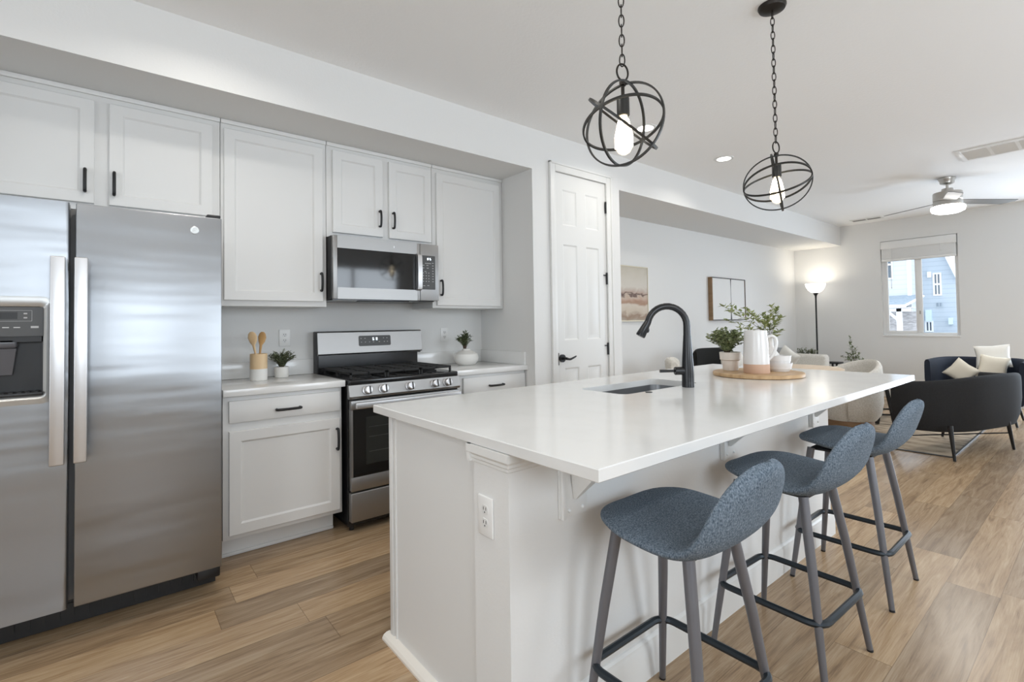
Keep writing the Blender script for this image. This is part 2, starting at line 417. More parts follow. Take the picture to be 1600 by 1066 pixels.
# side wall with three daylight openings (out of frame to the right) and the wall behind the camera
OPEN = [(-1.05, .95, 1.25, 2.35), (2.5, 4.3, .9, 2.35)]
b = MB(); xs = XB-.1
for (x0, x1, z0, z1) in OPEN:
    b.box(xs, x0, YR-.1, YR, 0, ZC); b.box(x0, x1, YR-.1, YR, 0, z0); b.box(x0, x1, YR-.1, YR, z1, ZC); xs = x1
b.box(xs, XW, YR-.1, YR, 0, ZC); struct('wall_side', b, M['wall'])
b = MB(); b.box(XB-.1, XB, YR, -.85, 0, ZC); b.box(XB-.1, XB, 1.45, YS, 0, ZC); b.box(XB-.1, XB, -.85, 1.45, 0, .6); b.box(XB-.1, XB, -.85, 1.45, 2.4, ZC); struct('wall_back', b, M['wall'])  # unseen opening added in this wall to let fill light in
for i, (x0, x1, z0, z1) in enumerate(OPEN):
    g = sgroup('window_%d' % (i+2), (x0, YR, z0)); f = MB(); w = .05
    f.box(x0, x0+w, YR-.08, YR-.03, z0, z1); f.box(x1-w, x1, YR-.08, YR-.03, z0, z1); f.box(x0+w, x1-w, YR-.08, YR-.03, z0, z0+w); f.box(x0+w, x1-w, YR-.08, YR-.03, z1-w, z1)
    f.box((x0+x1)/2-.03, (x0+x1)/2+.03, YR-.08, YR-.03, z0+w, z1-w); obj('window_frame', f, M['vinyl'], g)
g = sgroup('door_2', (XW, -.50, 0)); f = MB()
for (ya, yb) in ((-1.5, -.48), (-.52, .50)):
    f.box(XW+.02, XW+.07, ya, ya+.06, .0, 2.22); f.box(XW+.02, XW+.07, yb-.06, yb, .0, 2.22); f.box(XW+.02, XW+.07, ya+.06, yb-.06, 0, .09); f.box(XW+.02, XW+.07, ya+.06, yb-.06, 2.15, 2.22)
obj('door_frame', f, M['vinyl'], g)
# baseboards
def baseboard(name, x0, x1, y0, y1):
    b = MB(); b.box(x0, x1, y0, y1, 0, .13, .004); struct(name, b, M['trim'])
baseboard('baseboard_dining', XO, XW, 3.593, 3.608)
baseboard('baseboard_window', XW-.015, XW, .51, 3.593)
baseboard('baseboard_pantry_left', XR, 2.75, YS-.015, YS)
baseboard('baseboard_pantry_right', 3.514, XO, YS-.015, YS)

# pantry door: casing, slab with six panels, hinges and lever
c = MB()
def casing(b, x0, x1, z0, z1):
    b.box(x0, x1, YS-.016, YS, z0, z1, .004)
casing(c, 2.752, DX0, 0, 2.560); casing(c, DX1, 3.514, 0, 2.560); casing(c, DX0, DX1, DZ, 2.560)
c.box(2.746, 2.762, YS-.024, YS, 0, 2.570, .004); c.box(3.504, 3.520, YS-.024, YS, 0, 2.570, .004); c.box(2.746, 3.520, YS-.024, YS, 2.552, 2.570, .004)
struct('trim_1', c, M['trim'])
def panel_door(b, x0, x1, z0, z1, yf, yb, panels):
    xs = sorted({x0, x1} | {p[0] for p in panels} | {p[1] for p in panels}); zs = sorted({z0, z1} | {p[2] for p in panels} | {p[3] for p in panels})
    bm = b.bm
    for i in range(len(xs)-1):
        for j in range(len(zs)-1):
            a0, a1, c0, c1 = xs[i], xs[i+1], zs[j], zs[j+1]
            if any(abs(p[0]-a0) < 1e-6 and abs(p[2]-c0) < 1e-6 for p in panels):
                R = [(0, 0), (.012, .007), (.022, .007), (.045, .002)]
                rr = [[bm.verts.new(q) for q in ((a0+d, yf+h, c0+d), (a1-d, yf+h, c0+d), (a1-d, yf+h, c1-d), (a0+d, yf+h, c1-d))] for d, h in R]
                for r0, r1 in zip(rr, rr[1:]):
                    for k in range(4): bm.faces.new((r0[k], r0[(k+1) % 4], r1[(k+1) % 4], r1[k]))
                bm.faces.new(rr[-1])
            else:
                b.quad((a0, yf, c0), (a1, yf, c0), (a1, yf, c1), (a0, yf, c1))
    for q in (((x0, yf), (x1, yf), z0), ((x0, yf), (x1, yf), z1)):
        b.quad((x0, yf, q[2]), (x1, yf, q[2]), (x1, yb, q[2]), (x0, yb, q[2]))
    for x in (x0, x1): b.quad((x, yf, z0), (x, yf, z1), (x, yb, z1), (x, yb, z0))
    b.quad((x0, yb, z0), (x1, yb, z0), (x1, yb, z1), (x0, yb, z1))
    bmesh.ops.remove_doubles(bm, verts=bm.verts, dist=1e-5)
dg = sgroup('door_1', (DX0, YS, 0))
pan = []
for (a, c2) in ((2.905, 3.075), (3.185, 3.355)):
    pan += [(a, c2, 2.06, 2.36), (a, c2, 1.10, 1.90), (a, c2, .20, .87)]
b = MB(); panel_door(b, DX0+.003, DX1-.003, .008, DZ-.003, YS+.004, YS+.04, pan); obj('door_slab', b, M['trim'], dg, ang=20)
b = MB(); b.cyl((2.868, YS+.004, .953), (2.868, YS-.012, .953), .032, n=24); b.cyl((2.868, YS-.01, .953), (2.868, YS-.05, .953), .011)
b.tube(spline([(2.868, YS-.05, .953), (2.905, YS-.055, .946), (2.945, YS-.055, .956), (2.985, YS-.05, .968)], 12), [.011, .011, .010, .009, .009, .009, .008, .008, .008, .007, .007, .006, .004], 10)
obj('door_handle', b, M['blackmatte'], dg)
for z in (2.275, 1.633, 1.004):
    b = MB(); b.cyl((DX1-.008, YS-.006, z-.048), (DX1-.008, YS-.006, z+.048), .008, n=12); b.ball((DX1-.008, YS-.006, z+.05), .009, u=10, v=6)
    if z < 2: b.box(DX1-.045, DX1+.03, YS-.005, YS+.001, z+.028, z+.038)
    obj('hinge', b, M['blackmatte'], dg)
b = MB(); b.box(DX0-.002, DX0+.004, YS-.018, YS+.002, .90, 1.0); obj('strike_plate', b, M['bronze'], dg)

# living room window in the end wall, with its sliding sashes
wg = sgroup('window_1', (XW, (WY0+WY1)/2, WZ0))
f = MB(); fx0, fx1 = XW+.05, XW+.10; w = .045
f.box(fx0, fx1, WY0, WY0+w, WZ0, WZ1, .004); f.box(fx0, fx1, WY1-w, WY1, WZ0, WZ1, .004)
f.box(fx0, fx1, WY0+w, WY1-w, WZ0, WZ0+w, .004); f.box(fx0, fx1, WY0+w, WY1-w, WZ1-w, WZ1, .004)
obj('window_frame', f, M['vinyl'], wg)
f = MB(); my = 1.873; f.box(fx0-.012, fx1-.02, my-.035, my+.035, WZ0+w, WZ1-w, .004); obj('meeting_rail', f, M['vinyl'], wg)
f = MB()
for (a, c2) in ((my+.035, WY1-w),):
    f.box(fx0-.005, fx0+.03, a, a+.012, WZ0+w, WZ1-w); f.box(fx0-.005, fx0+.03, c2-.03, c2, WZ0+w, WZ1-w); f.box(fx0-.005, fx0+.03, a+.012, c2-.03, WZ0+w, WZ0+w+.03); f.box(fx0-.005, fx0+.03, a+.012, c2-.03, WZ1-w-.03, WZ1-w)
obj('sash', f, M['vinyl'], wg)
for (a, c2) in ((WY0+w, my-.03), (my+.03, WY1-w)):
    f = MB(); f.box(fx0+.026, fx0+.032, a, c2, WZ0+w, WZ1-w); obj('window_pane', f, M['glass'], wg)
f = MB(); f.box(fx0-.02, fx0-.012, my-.012, my+.004, 1.30, 1.35); obj('sash_latch', f, M['nickel'], wg)
f = MB(); f.box(XW-.012, XW+.05, WY0, WY1, WZ0-.012, WZ0+.004, .003); obj('window_sill', f, M['vinyl'], wg)
# raised slatted blind
bl = thing('window_blind', 'white slatted blind drawn up at the top of the end window', 'blind', (XW, 1.87, WZ1))
f = MB(); f.box(XW-.018, XW+.035, WY0+.012, WY1-.006, 2.335, 2.455, .006); obj('valance', f, M['blind'], bl)
f = MB()
for k in range(16):
    z = 2.180+k*.0100
    f.box(XW-.008+.003*(k % 3 == 1), XW+.042, WY0+.02, WY1-.014, z, z+.0092, .002)
obj('slats', f, M['blind'], bl)
f = MB(); f.box(XW-.01, XW+.044, WY0+.018, WY1-.012, 2.138, 2.178, .006); obj('bottom_rail', f, M['blind'], bl)
for y in (2.20, 1.60):
    f = MB(); f.tube([(XW-.014, y, 2.43), (XW-.016, y, 1.72 if y > 2 else 2.24)], .004, 6); f.ball((XW-.016, y, 1.72 if y > 2 else 2.24), .008, sz=1.8, u=8, v=6); obj('pull_cord', f, M['blind'], bl)

# ------------------------------------------------------------------ outside the window
def far(y, z, k=2): return y*k, 1.24+(z-1.24)*k
b = MB(); b.box(10.2, 80, -30, 40, -.12, -.02); o = struct('ground_outside', b, M['ground'])
h = thing('house', 'pale and blue-grey sided house seen through the end window', 'building', (42, 8, 0))
b = MB()
pts = [far(y, z) for y, z in ((5.2, .6), (3.33, .6), (3.33, 2.60), (3.60, 3.40), (4.4, 5.6), (5.2, 5.6))]
b.prism(pts, 'x', 44, 50); obj('gable_wall', b, M['siding2'], h, ang=20)
b = MB(); y0, z0 = far(3.29, 2.50); y1, z1 = far(3.56, 3.38); y2, z2 = far(4.5, 6.0)
b.loft([[(43.4, y0, z0), (43.4, y0-.18, z0+.1), (50, y0-.18, z0+.1), (50, y0, z0)], [(43.4, y2, z2), (43.4, y2-.18, z2+.1), (50, y2-.18, z2+.1), (50, y2, z2)]]); obj('rake_board', b, M['exttrim'], h)
b = MB(); ya, za = far(3.93, .6, 2.184); yb, zb = far(5.0, 4.6, 2.184); b.box(41.5, 44, ya, yb, za, zb); obj('bay_wall', b, M['siding1'], h)
b = MB(); b.box(41.4, 41.6, far(3.92, 0, 2.184)[0], far(4.01, 0, 2.184)[0], za, zb); obj('corner_board', b, M['exttrim'], h)
b = MB(); b.box(40.9, 44, far(3.80, 0, 2.184)[0], far(5.0, 0, 2.184)[0], far(0, 3.40, 2.184)[1], far(0, 3.46, 2.184)[1]); b.box(40.9, 41.1, far(3.80, 0, 2.184)[0], far(5, 0, 2.184)[0], far(0, 3.40, 2.184)[1], far(0, 3.66, 2.184)[1]); obj('eave', b, M['exttrim'], h)
def hwin(X, ya, yb, za, zb, nv=2, nh=2):
    f = MB(); t = .10; d = .08
    f.box(X-d, X+.05, ya-t, yb+t, za-t, za); f.box(X-d, X+.05, ya-t, yb+t, zb, zb+t); f.box(X-d, X+.05, ya-t, ya, za, zb); f.box(X-d, X+.05, yb, yb+t, za, zb)
    for i in range(1, nv):
        y = ya+(yb-ya)*i/nv; f.box(X-d, X+.02, y-.035, y+.035, za, zb)
    for i in range(1, nh):
        z = za+(zb-za)*i/nh; f.box(X-d-.01, X+.02, ya, yb, z-.06, z+.06)
    o = obj('window', f, M['exttrim'], h)
    f = MB(); f.box(X-.02, X+.02, ya, yb, za, zb); obj('pane', f, M['extglass'], o)
hwin(44, far(3.765, 0)[0], far(3.895, 0)[0], far(0, 2.05)[1], far(0, 2.74)[1])
hwin(41.5, far(4.41, 0, 2.184)[0], far(4.60, 0, 2.184)[0], far(0, 2.52, 2.184)[1], far(0, 3.36, 2.184)[1])
hwin(44, far(4.02, 0)[0], far(4.15, 0)[0], far(0, .80)[1], far(0, 1.09)[1], 2, 1)
b = MB(); b.box(43.85, 44, far(3.975, 0)[0], far(4.085, 0)[0], far(0, 2.64)[1], far(0, 2.84)[1]); obj('attic_vent', b, M['exttrim'], h)
b = MB(); b.box(43.8, 44, far(4.0, 0)[0], far(4.165, 0)[0], far(0, 1.12)[1], far(0, 1.52)[1]); obj('meter_panel', b, M['utility'], h)
b = MB(); b.box(43.7, 44, far(3.455, 0)[0], far(3.555, 0)[0], far(0, 1.01)[1], far(0, 1.23)[1]); obj('utility_box', b, M['utility'], h)
for y in (3.83, 3.74):
    b = MB(); b.cyl((43.8, y*2, far(0, 1.75)[1]), (43.8, y*2, far(0, 1.63)[1]), .05, n=10); obj('wall_pipe', b, M['shingle'], h)
# porch in front of the bay
b = MB(); xa = 39.2
b.loft([[(xa, far(3.84, 0, 2.194)[0], far(0, 1.64, 2.194)[1]), (xa, 11, far(0, 1.62, 2.194)[1]), (41.5, 11, far(0, 1.93, 2.194)[1]), (41.5, far(3.64, 0, 2.194)[0], far(0, 1.93, 2.194)[1])],
        [(xa, far(3.84, 0, 2.194)[0], far(0, 1.66, 2.194)[1]), (xa, 11, far(0, 1.64, 2.194)[1]), (41.5, 11, far(0, 1.95, 2.194)[1]), (41.5, far(3.64, 0, 2.194)[0], far(0, 1.95, 2.194)[1])]]); b.box(xa, 41.5, far(3.74, 0, 2.194)[0], 11, far(0, 1.545, 2.194)[1], far(0, 1.56, 2.194)[1], mi=1); obj('porch_roof', b, [M['shingle'], M['exttrim']], h)
b = MB(); b.box(xa-.06, xa+.05, far(3.83, 0, 2.194)[0], 11, far(0, 1.56, 2.194)[1], far(0, 1.645, 2.194)[1]); obj('porch_fascia', b, M['exttrim'], h)
b = MB(); b.tube([(xa, far(3.84, 0, 2.194)[0], far(0, 1.61, 2.194)[1]), (41.5, far(3.63, 0, 2.194)[0], far(0, 1.90, 2.194)[1])], .09, 4); obj('porch_rake', b, M['exttrim'], h)
b = MB(); b.box(xa+.1, xa+.35, far(3.74, 0, 2.194)[0], 11, far(0, 1.44, 2.194)[1], far(0, 1.53, 2.194)[1]); obj('porch_beam', b, M['exttrim'], h)
b = MB(); b.box(xa+.1, xa+.35, far(3.95, 0, 2.194)[0], far(4.07, 0, 2.194)[0], -.02, far(0, 1.53, 2.194)[1]); obj('porch_post', b, M['exttrim'], h)
b = MB(); b.tube([(xa+.22, far(4.28, 0, 2.194)[0], far(0, 1.44, 2.194)[1]), (xa+.22, far(4.05, 0, 2.194)[0], far(0, 1.20, 2.194)[1])], .09, 4); obj('porch_brace', b, M['exttrim'], h)
b = MB(); b.box(41.2, 41.49, far(3.76, 0, 2.194)[0], 11, -.02, far(0, 1.44, 2.194)[1]); obj('stone_veneer', b, M['stone'], h)

# ------------------------------------------------------------------ ceiling fittings
CANLAB = ['round recessed ceiling lamp nearer the kitchen, seen through the front pendant', 'round recessed ceiling lamp between the two pendants',
          None]
for i, (x, y) in enumerate(CANS):
    b = MB(); b.lathe([(.062, -.004), (.085, -.006), (.09, 0), (.088, .001), (.062, .001)], (x, y, ZC), 32, False, False)
    if i < 2:
        t = thing('recessed_lamp', CANLAB[i], 'ceiling lamp', (x, y, ZC), 'recessed lamps in the ceiling')
    else:
        t = thing('recessed_lamp', 'unseen round recessed ceiling lamp outside the picture, adding light to the room', 'ceiling lamp', (x, y, ZC), 'recessed lamps outside the picture')
    obj('trim_ring', b, M['trim'], t)
    b = MB(); b.lathe([(.001, -.003), (.064, -.003), (.064, 0)], (x, y, ZC), 32); obj('lens', b, M['lamp'], t)
    area('recessed_light', (x, y, ZC-.01), (0, 0, 0), .12, .12, CAN_POWER, WARM, 'DISK', 150)
# return-air grille
t = thing('ceiling_vent', 'large white return grille with a row of louvred cells, right of the fan', 'vent', (6.32, .3, ZC))
b = MB(); x0, x1, y0, y1 = 6.105, 6.545, -.45, .915
b.box(x0, x1, y1-.045, y1, ZC-.012, ZC, .003); b.box(x0, x1, y0, y0+.045, ZC-.012, ZC, .003); b.box(x0, x0+.05, y0+.045, y1-.045, ZC-.012, ZC, .003); b.box(x1-.05, x1, y0+.045, y1-.045, ZC-.012, ZC, .003)
for k in range(1, 7): b.box(x0+.05, x1-.05, y1-.045-k*.182-.012, y1-.045-k*.182+.012, ZC-.01, ZC)
obj('grille_frame', b, M['plate'], t)
b = MB()
for k in range(14):
    x = x0+.06+k*.0245; b.box(x, x+.020, y0+.04, y1-.04, ZC-.007, ZC-.005, rot=Matrix.Rotation(radians(35), 3, 'Y'))
obj('louvres', b, M['blind'], t)
b = MB(); b.box(x0+.03, x1-.03, y0+.03, y1-.03, ZC-.002, ZC-.0005); obj('duct_opening', b, P('duct_grey', (.34, .34, .33), .8), t)
t = thing('supply_vent', 'small white ceiling register beside the end of the beam', 'vent', (9.08, 2.4, ZC))
b = MB(); b.box(8.98, 9.20, 2.20, 2.60, ZC-.008, ZC, .003); obj('register_plate', b, M['trim'], t)
for y in (2.22, 2.41):
    b = MB(); b.box(9.05, 9.13, y, y+.17, ZC-.0095, ZC-.0078); obj('register_slot', b, M['panelgrey'], t)

# ------------------------------------------------------------------ pendants
def pendant(x, y, zc, axis, roll, label):
    t = thing('pendant_lamp', label, 'pendant lamp', (x, y, ZC), 'pendant lamps over the island')
    b = MB(); b.lathe([(.001, -.028), (.030, -.027), (.058, -.018), (.064, -.006), (.064, 0)], (x, y, ZC), 28); obj('canopy', b, M['bronze'], t)
    zl = zc+.175; z0c = ZC-.027; L = .040
    nl = round((z0c-(zl+.024))/(L-.006)); pitch = (z0c-(zl+.024))/nl
    for k in range(nl):
        pts = []
        a = Vector((cos(.7), sin(.7), 0)) if k % 2 == 0 else Vector((-sin(.7), cos(.7), 0))
        for q in range(16):
            th = 2*pi*q/16; pts.append(Vector((x, y, z0c-pitch*(k+.5)))+a*.0085*cos(th)+Vector((0, 0, 1))*(pitch/2+.0045)*sin(th))
        b = MB(); b.tube(pts, .0022, 6, True); obj('chain_link', b, M['bronze'], t)
    # loop and stem
    a = Vector((cos(-.3), sin(-.3), 0)); b = MB(); b.tube(ring((x, y, zl), a, (0, 0, 1), .022, .028, 24), .0032, 8, True); obj('hanging_loop', b, M['bronze'], t)
    b = MB(); b.cyl((x, y, zl-.026), (x, y, zc+.085), .006, n=10); b.cyl((x, y, zl-.03), (x, y, zl-.045), .011, n=12); obj('stem', b, M['bronze'], t)
    b = MB(); b.lathe([(.004, .095), (.018, .092), (.021, .085), (.021, .03), (.019, .028)], (x, y, zc), 24); obj('socket', b, M['graphite'], t)
    b = MB(); b.lathe([(.013, .03), (.016, .01), (.025, -.025), (.031, -.055), (.030, -.075), (.020, -.094), (.008, -.102), (.001, -.103)], (x, y, zc), 24); bo = obj('bulb', b, M['bulb'], t)
    for q in range(4):
        a = pi/2*q+.4; b = MB(); b.tube([(x+.0135*cos(a), y+.0135*sin(a), zc+.015), (x+.0265*cos(a), y+.0265*sin(a), zc-.04), (x+.0265*cos(a), y+.0265*sin(a), zc-.078)], .0045, 6); obj('filament', b, M['filament'], bo)
    # cage of rings that all meet at two poles
    A = Vector(axis).normalized(); v1 = Vector((0, 0, 1)); v1 = (v1-A*v1.dot(A)).normalized(); v2 = A.cross(v1)
    C = (x, y, zc)
    for r in (0, 60, 120):
        th = radians(r+roll); d = v1*cos(th)+v2*sin(th)
        nrm = A.cross(d)
        b = MB(); n = 64; rr = []
        for i in range(n):
            q = 2*pi*i/n; e = A*cos(q)*.150+d*sin(q)*.131
            c0 = Vector(C)+e; en = e.normalized()
            rr.append([c0+en*.0028+nrm*.0040, c0-en*.0028+nrm*.0040, c0-en*.0028-nrm*.0040, c0+en*.0028-nrm*.0040])
        bm = b.bm; R = [[bm.verts.new(p) for p in q] for q in rr]
        for i in range(n):
            for k2 in range(4): bm.faces.new((R[i][k2], R[i][(k2+1) % 4], R[(i+1) % n][(k2+1) % 4], R[(i+1) % n][k2]))
        obj('cage_ring', b, M['graphite'], t)
    b = MB(); n = 64; rr = []
    for i in range(n):
        q = 2*pi*i/n; e = v1*cos(q)*.139+v2*sin(q)*.139; en = e.normalized(); c0 = Vector(C)+e
        rr.append([c0+en*.0028+A*.0040, c0-en*.0028+A*.0040, c0-en*.0028-A*.0040, c0+en*.0028-A*.0040])
    bm = b.bm; R = [[bm.verts.new(p) for p in q] for q in rr]
    for i in range(n):
        for k2 in range(4): bm.faces.new((R[i][k2], R[i][(k2+1) % 4], R[(i+1) % n][(k2+1) % 4], R[(i+1) % n][k2]))
    obj('cage_ring', b, M['graphite'], t)
pendant(1.316, 1.015, 1.900, (.975, .207, -.075), 12, 'orb pendant lamp nearer the camera, hanging over the near half of the island')
pendant(2.523, 1.028, 1.914, (.37, -.92, .16), 4, 'orb pendant lamp farther away, hanging over the far half of the island')

# ------------------------------------------------------------------ ceiling fan
FX, FY = 7.2, 1.14
t = thing('ceiling_fan', 'brushed nickel ceiling fan with three blades and a lit round lens', 'fan', (FX, FY, ZC))
b = MB(); b.lathe([(.001, -.075), (.03, -.074), (.062, -.06), (.068, -.03), (.078, -.014), (.078, 0)], (FX, FY, ZC), 32); obj('canopy', b, M['nickel'], t)
b = MB(); b.cyl((FX, FY, ZC-.07), (FX, FY, 2.66), .013, n=14); obj('downrod', b, M['nickel'], t)
b = MB(); b.lathe([(.012, 2.68), (.05, 2.675), (.055, 2.645), (.06, 2.64), (.125, 2.632), (.128, 2.62), (.128, 2.545), (.122, 2.538), (.128, 2.53), (.128, 2.485), (.12, 2.48)], (FX, FY, 0), 40); obj('motor_housing', b, M['nickel'], t)
b = MB(); b.lathe([(.13, 2.482), (.147, 2.475), (.150, 2.455), (.142, 2.425), (.10, 2.405), (.04, 2.398), (.001, 2.397)], (FX, FY, 0), 40); obj('light_lens', b, M['fanlens'], t)
for a in (-45, 75, -165):
    d = Vector((cos(radians(a)), sin(radians(a)), 0)); s = Vector((-d.y, d.x, 0)); b = MB(); rings = []
    tilt = radians(11)
    sv = s*cos(tilt)-Vector((0, 0, 1))*sin(tilt); nv = d.cross(sv)
    for r, w0, w1 in ((.11, -.05, .05), (.18, -.058, .058), (.585, -.066, .060), (.66, -.066, -.02)):
        c0 = Vector((FX, FY, 2.535-.05*r))+d*r
        rings.append([c0+sv*w0+nv*.003, c0+sv*w1+nv*.003, c0+sv*w1-nv*.003, c0+sv*w0-nv*.003])
    b.loft(rings); obj('fan_blade', b, M['blade'], t)
area('fan_light', (FX, FY, 2.39), (0, 0, 0), .26, .26, 12, (1, .95, .87), 'DISK', 180)

# ------------------------------------------------------------------ cabinet pulls
def pull_v(b, x, z0, z1, y):
    """black arched bar pull, vertical, on a face at y looking -Y"""
    zm = (z0+z1)/2
    b.tube(spline([(x, y, z0+.006), (x, y-.022, z0+.004), (x, y-.030, z0+.022), (x, y-.033, zm), (x, y-.030, z1-.022), (x, y-.022, z1-.004), (x, y, z1-.006)], 24), .0076, 8)
def pull_h(b, x0, x1, z, y):
    xm = (x0+x1)/2
    b.tube(spline([(x0+.006, y, z), (x0+.004, y-.022, z), (x0+.022, y-.030, z), (xm, y-.033, z), (x1-.022, y-.030, z), (x1-.004, y-.022, z), (x1-.006, y, z)], 24), .0076, 8)

# ------------------------------------------------------------------ upper cabinets
def upper(label, x0, x1, z0, z1, doors):
    yf = 3.272
    t = thing('wall_cabinet', label, 'cabinet', ((x0+x1)/2, YW, z0), 'white wall cabinets above the counter')
    b = MB(); e = .0015
    b.box(x0+e, x1-e, yf+.018, YW-.001, z0, z1-.001); b.box(x0+e, x1-e, yf, yf+.018, z0, z1-.001, .0015)
    obj('cabinet_box', b, M['cab'], t)
    b = MB(); b.box(x0+e, x1-e, yf-.012, yf, z1-.026, z1-.001, .004); obj('top_moulding', b, M['cab'], t)
    for (a, c, d0, d1, hx, hz0, hz1) in doors:
        b = MB(); b.shaker(a, c, yf-.020, yf, d0, d1); o = obj('door', b, M['cab'], t, ang=15)
        b = MB(); pull_v(b, hx, hz0, hz1, yf-.020); obj('handle', b, M['blackmatte'], o)
    return t
upper('white wall cabinet above the fridge with two low doors', -.60, .481, 1.85, ZS, [(-.555, -.078, 1.885, 2.415, -.113, 1.937, 2.054), (-.020, .440, 1.885, 2.415, .001, 1.935, 2.056)])
upper('tall white wall cabinet between the fridge and the microwave', .481, 1.089, 1.372, ZS, [(.497, 1.062, 1.406, 2.415, 1.047, 1.472, 1.592)])
upper('short white wall cabinet with two doors right above the microwave', 1.089, 1.883, 1.838, ZS, [(1.128, 1.480, 1.869, 2.420, 1.454, 1.937, 2.053), (1.528, 1.871, 1.867, 2.420, 1.556, 1.936, 2.053)])
upper('tall white wall cabinet at the right end of the row beside the pantry wall', 1.883, 2.566, 1.372, ZS, [(1.916, 2.526, 1.392, 2.412, 1.947, 1.467, 1.586)])

# ------------------------------------------------------------------ base cabinets and kitchen counter
def base(label, x0, x1, drawer, door):
    yf = 3.005
    t = thing('base_cabinet', label, 'cabinet', ((x0+x1)/2, YW, 0), 'white base cabinets under the kitchen counter')
    b = MB(); b.box(x0, x1, yf+.018, YW-.001, .113, .875); b.box(x0, x1, yf, yf+.018, .113, .875, .0015); obj('cabinet_box', b, M['cab'], t)
    b = MB(); b.box(x0, x1-.03, 3.082, YW-.001, 0, .113); b.box(x0, x1-.03, 3.07, 3.082, 0, .02, .005); obj('toe_kick', b, M['cab'], t)
    a, c, d0, d1 = drawer
    b = MB(); b.box(a, c, yf-.020, yf, d0, d1, .003); o = obj('drawer_front', b, M['cab'], t)
    xm = (a+c)/2; b = MB(); pull_h(b, xm-.068, xm+.068, (d0+d1)/2-.01, yf-.020); obj('handle', b, M['blackmatte'], o)
    a, c, d0, d1, hx, hz0, hz1 = door
    b = MB(); b.shaker(a, c, yf-.020, yf, d0, d1); o = obj('door', b, M['cab'], t, ang=15)
    b = MB(); pull_v(b, hx, hz0, hz1, yf-.020); obj('handle', b, M['blackmatte'], o)
base('white base cabinet with one drawer and one door, between the fridge and the range', .452, 1.086, (.479, 1.072, .732, .850), (.479, 1.070, .138, .688, 1.050, .500, .630))
base('white base cabinet right of the range, mostly hidden by the island', 1.898, 2.562, (1.967, 2.554, .732, .852), (1.967, 2.554, .138, .688, 1.99, .500, .630))
t = thing('countertop', 'short white quartz counter between the fridge and the range', 'countertop', (.775, YW, .876))
b = MB(); b.box(.448, 1.098, 2.967, YW-.001, .876, .914, .003); obj('slab', b, M['quartz'], t)
b = MB(); b.box(.448, 1.098, YW-.020, YW-.001, .9142, 1.017, .002); obj('backsplash', b, M['quartz'], t)
t = thing('countertop', 'white quartz counter in the corner right of the range', 'countertop', (2.23, YW, .876))
b = MB(); b.box(1.897, XR-.001, 2.967, YW-.001, .876, .914, .003); obj('slab', b, M['quartz'], t)
b = MB(); b.box(1.897, XR-.001, YW-.020, YW-.001, .9142, 1.017, .002); obj('backsplash', b, M['quartz'], t)
b = MB(); b.box(XR-.021, XR-.001, 2.985, YW-.021, .9142, 1.017, .002); obj('side_splash', b, M['quartz'], t)

# ------------------------------------------------------------------ refrigerator
t = thing('refrigerator', 'stainless side-by-side refrigerator with a dispenser at the left edge', 'refrigerator', (-.11, 3.05, 0))
FZ0, FZ1, FF = .142, 1.757, 2.637
b = MB(); b.box(-.615, .392, 2.725, 3.55, .14, 1.745, .004); obj('cabinet', b, P('fridge_side_grey', (.20, .20, .20), .5), t)
def hole_panel(b, x0, x1, z0, z1, yf, yb, hole, dep):
    h0, h1, k0, k1 = hole; bm = b.bm
    xs = [x0, h0, h1, x1]; zs = [z0, k0, k1, z1]
    V = {}
    def v(x, y, z):
        k = (round(x, 5), round(y, 5), round(z, 5))
        if k not in V: V[k] = bm.verts.new((x, y, z))
        return V[k]
    for i in range(3):
        for j in range(3):
            if i == 1 and j == 1: continue
            bm.faces.new((v(xs[i], yf, zs[j]), v(xs[i+1], yf, zs[j]), v(xs[i+1], yf, zs[j+1]), v(xs[i], yf, zs[j+1])))
    for i in range(3):
        for z in (z0, z1): bm.faces.new((v(xs[i], yf, z), v(xs[i+1], yf, z), v(xs[i+1], yb, z), v(xs[i], yb, z)))
        for x in (x0, x1): bm.faces.new((v(x, yf, zs[i]), v(x, yf, zs[i+1]), v(x, yb, zs[i+1]), v(x, yb, zs[i])))
    bm.faces.new([v(x, yb, z) for x, z in ((x0, z0), (h0, z0), (h1, z0), (x1, z0), (x1, k0), (x1, k1), (x1, z1), (h1, z1), (h0, z1), (x0, z1), (x0, k1), (x0, k0))])
    yd = yf+dep
    bm.faces.new((v(h0, yf, k0), v(h1, yf, k0), v(h1, yd, k0), v(h0, yd, k0))); bm.faces.new((v(h0, yf, k1), v(h1, yf, k1), v(h1, yd, k1), v(h0, yd, k1)))
    bm.faces.new((v(h0, yf, k0), v(h0, yf, k1), v(h0, yd, k1), v(h0, yd, k0))); bm.faces.new((v(h1, yf, k0), v(h1, yf, k1), v(h1, yd, k1), v(h1, yd, k0)))
    bm.faces.new((v(h0, yd, k0), v(h1, yd, k0), v(h1, yd, k1), v(h0, yd, k1)))
    es = [e for e in bm.edges if all(abs(q.co.y-yf) < 1e-5 for q in e.verts) and (all(abs(q.co.x-x0) < 1e-5 for q in e.verts) or all(abs(q.co.x-x1) < 1e-5 for q in e.verts))]
    bmesh.ops.bevel(bm, geom=es, offset=.012, segments=4, affect='EDGES', profile=.5)
b = MB(); hole_panel(b, -.61, -.139, FZ0, FZ1, FF, 2.715, (-.505, -.206, .985, 1.350), .07); fd = obj('freezer_door', b, M['steel'], t)
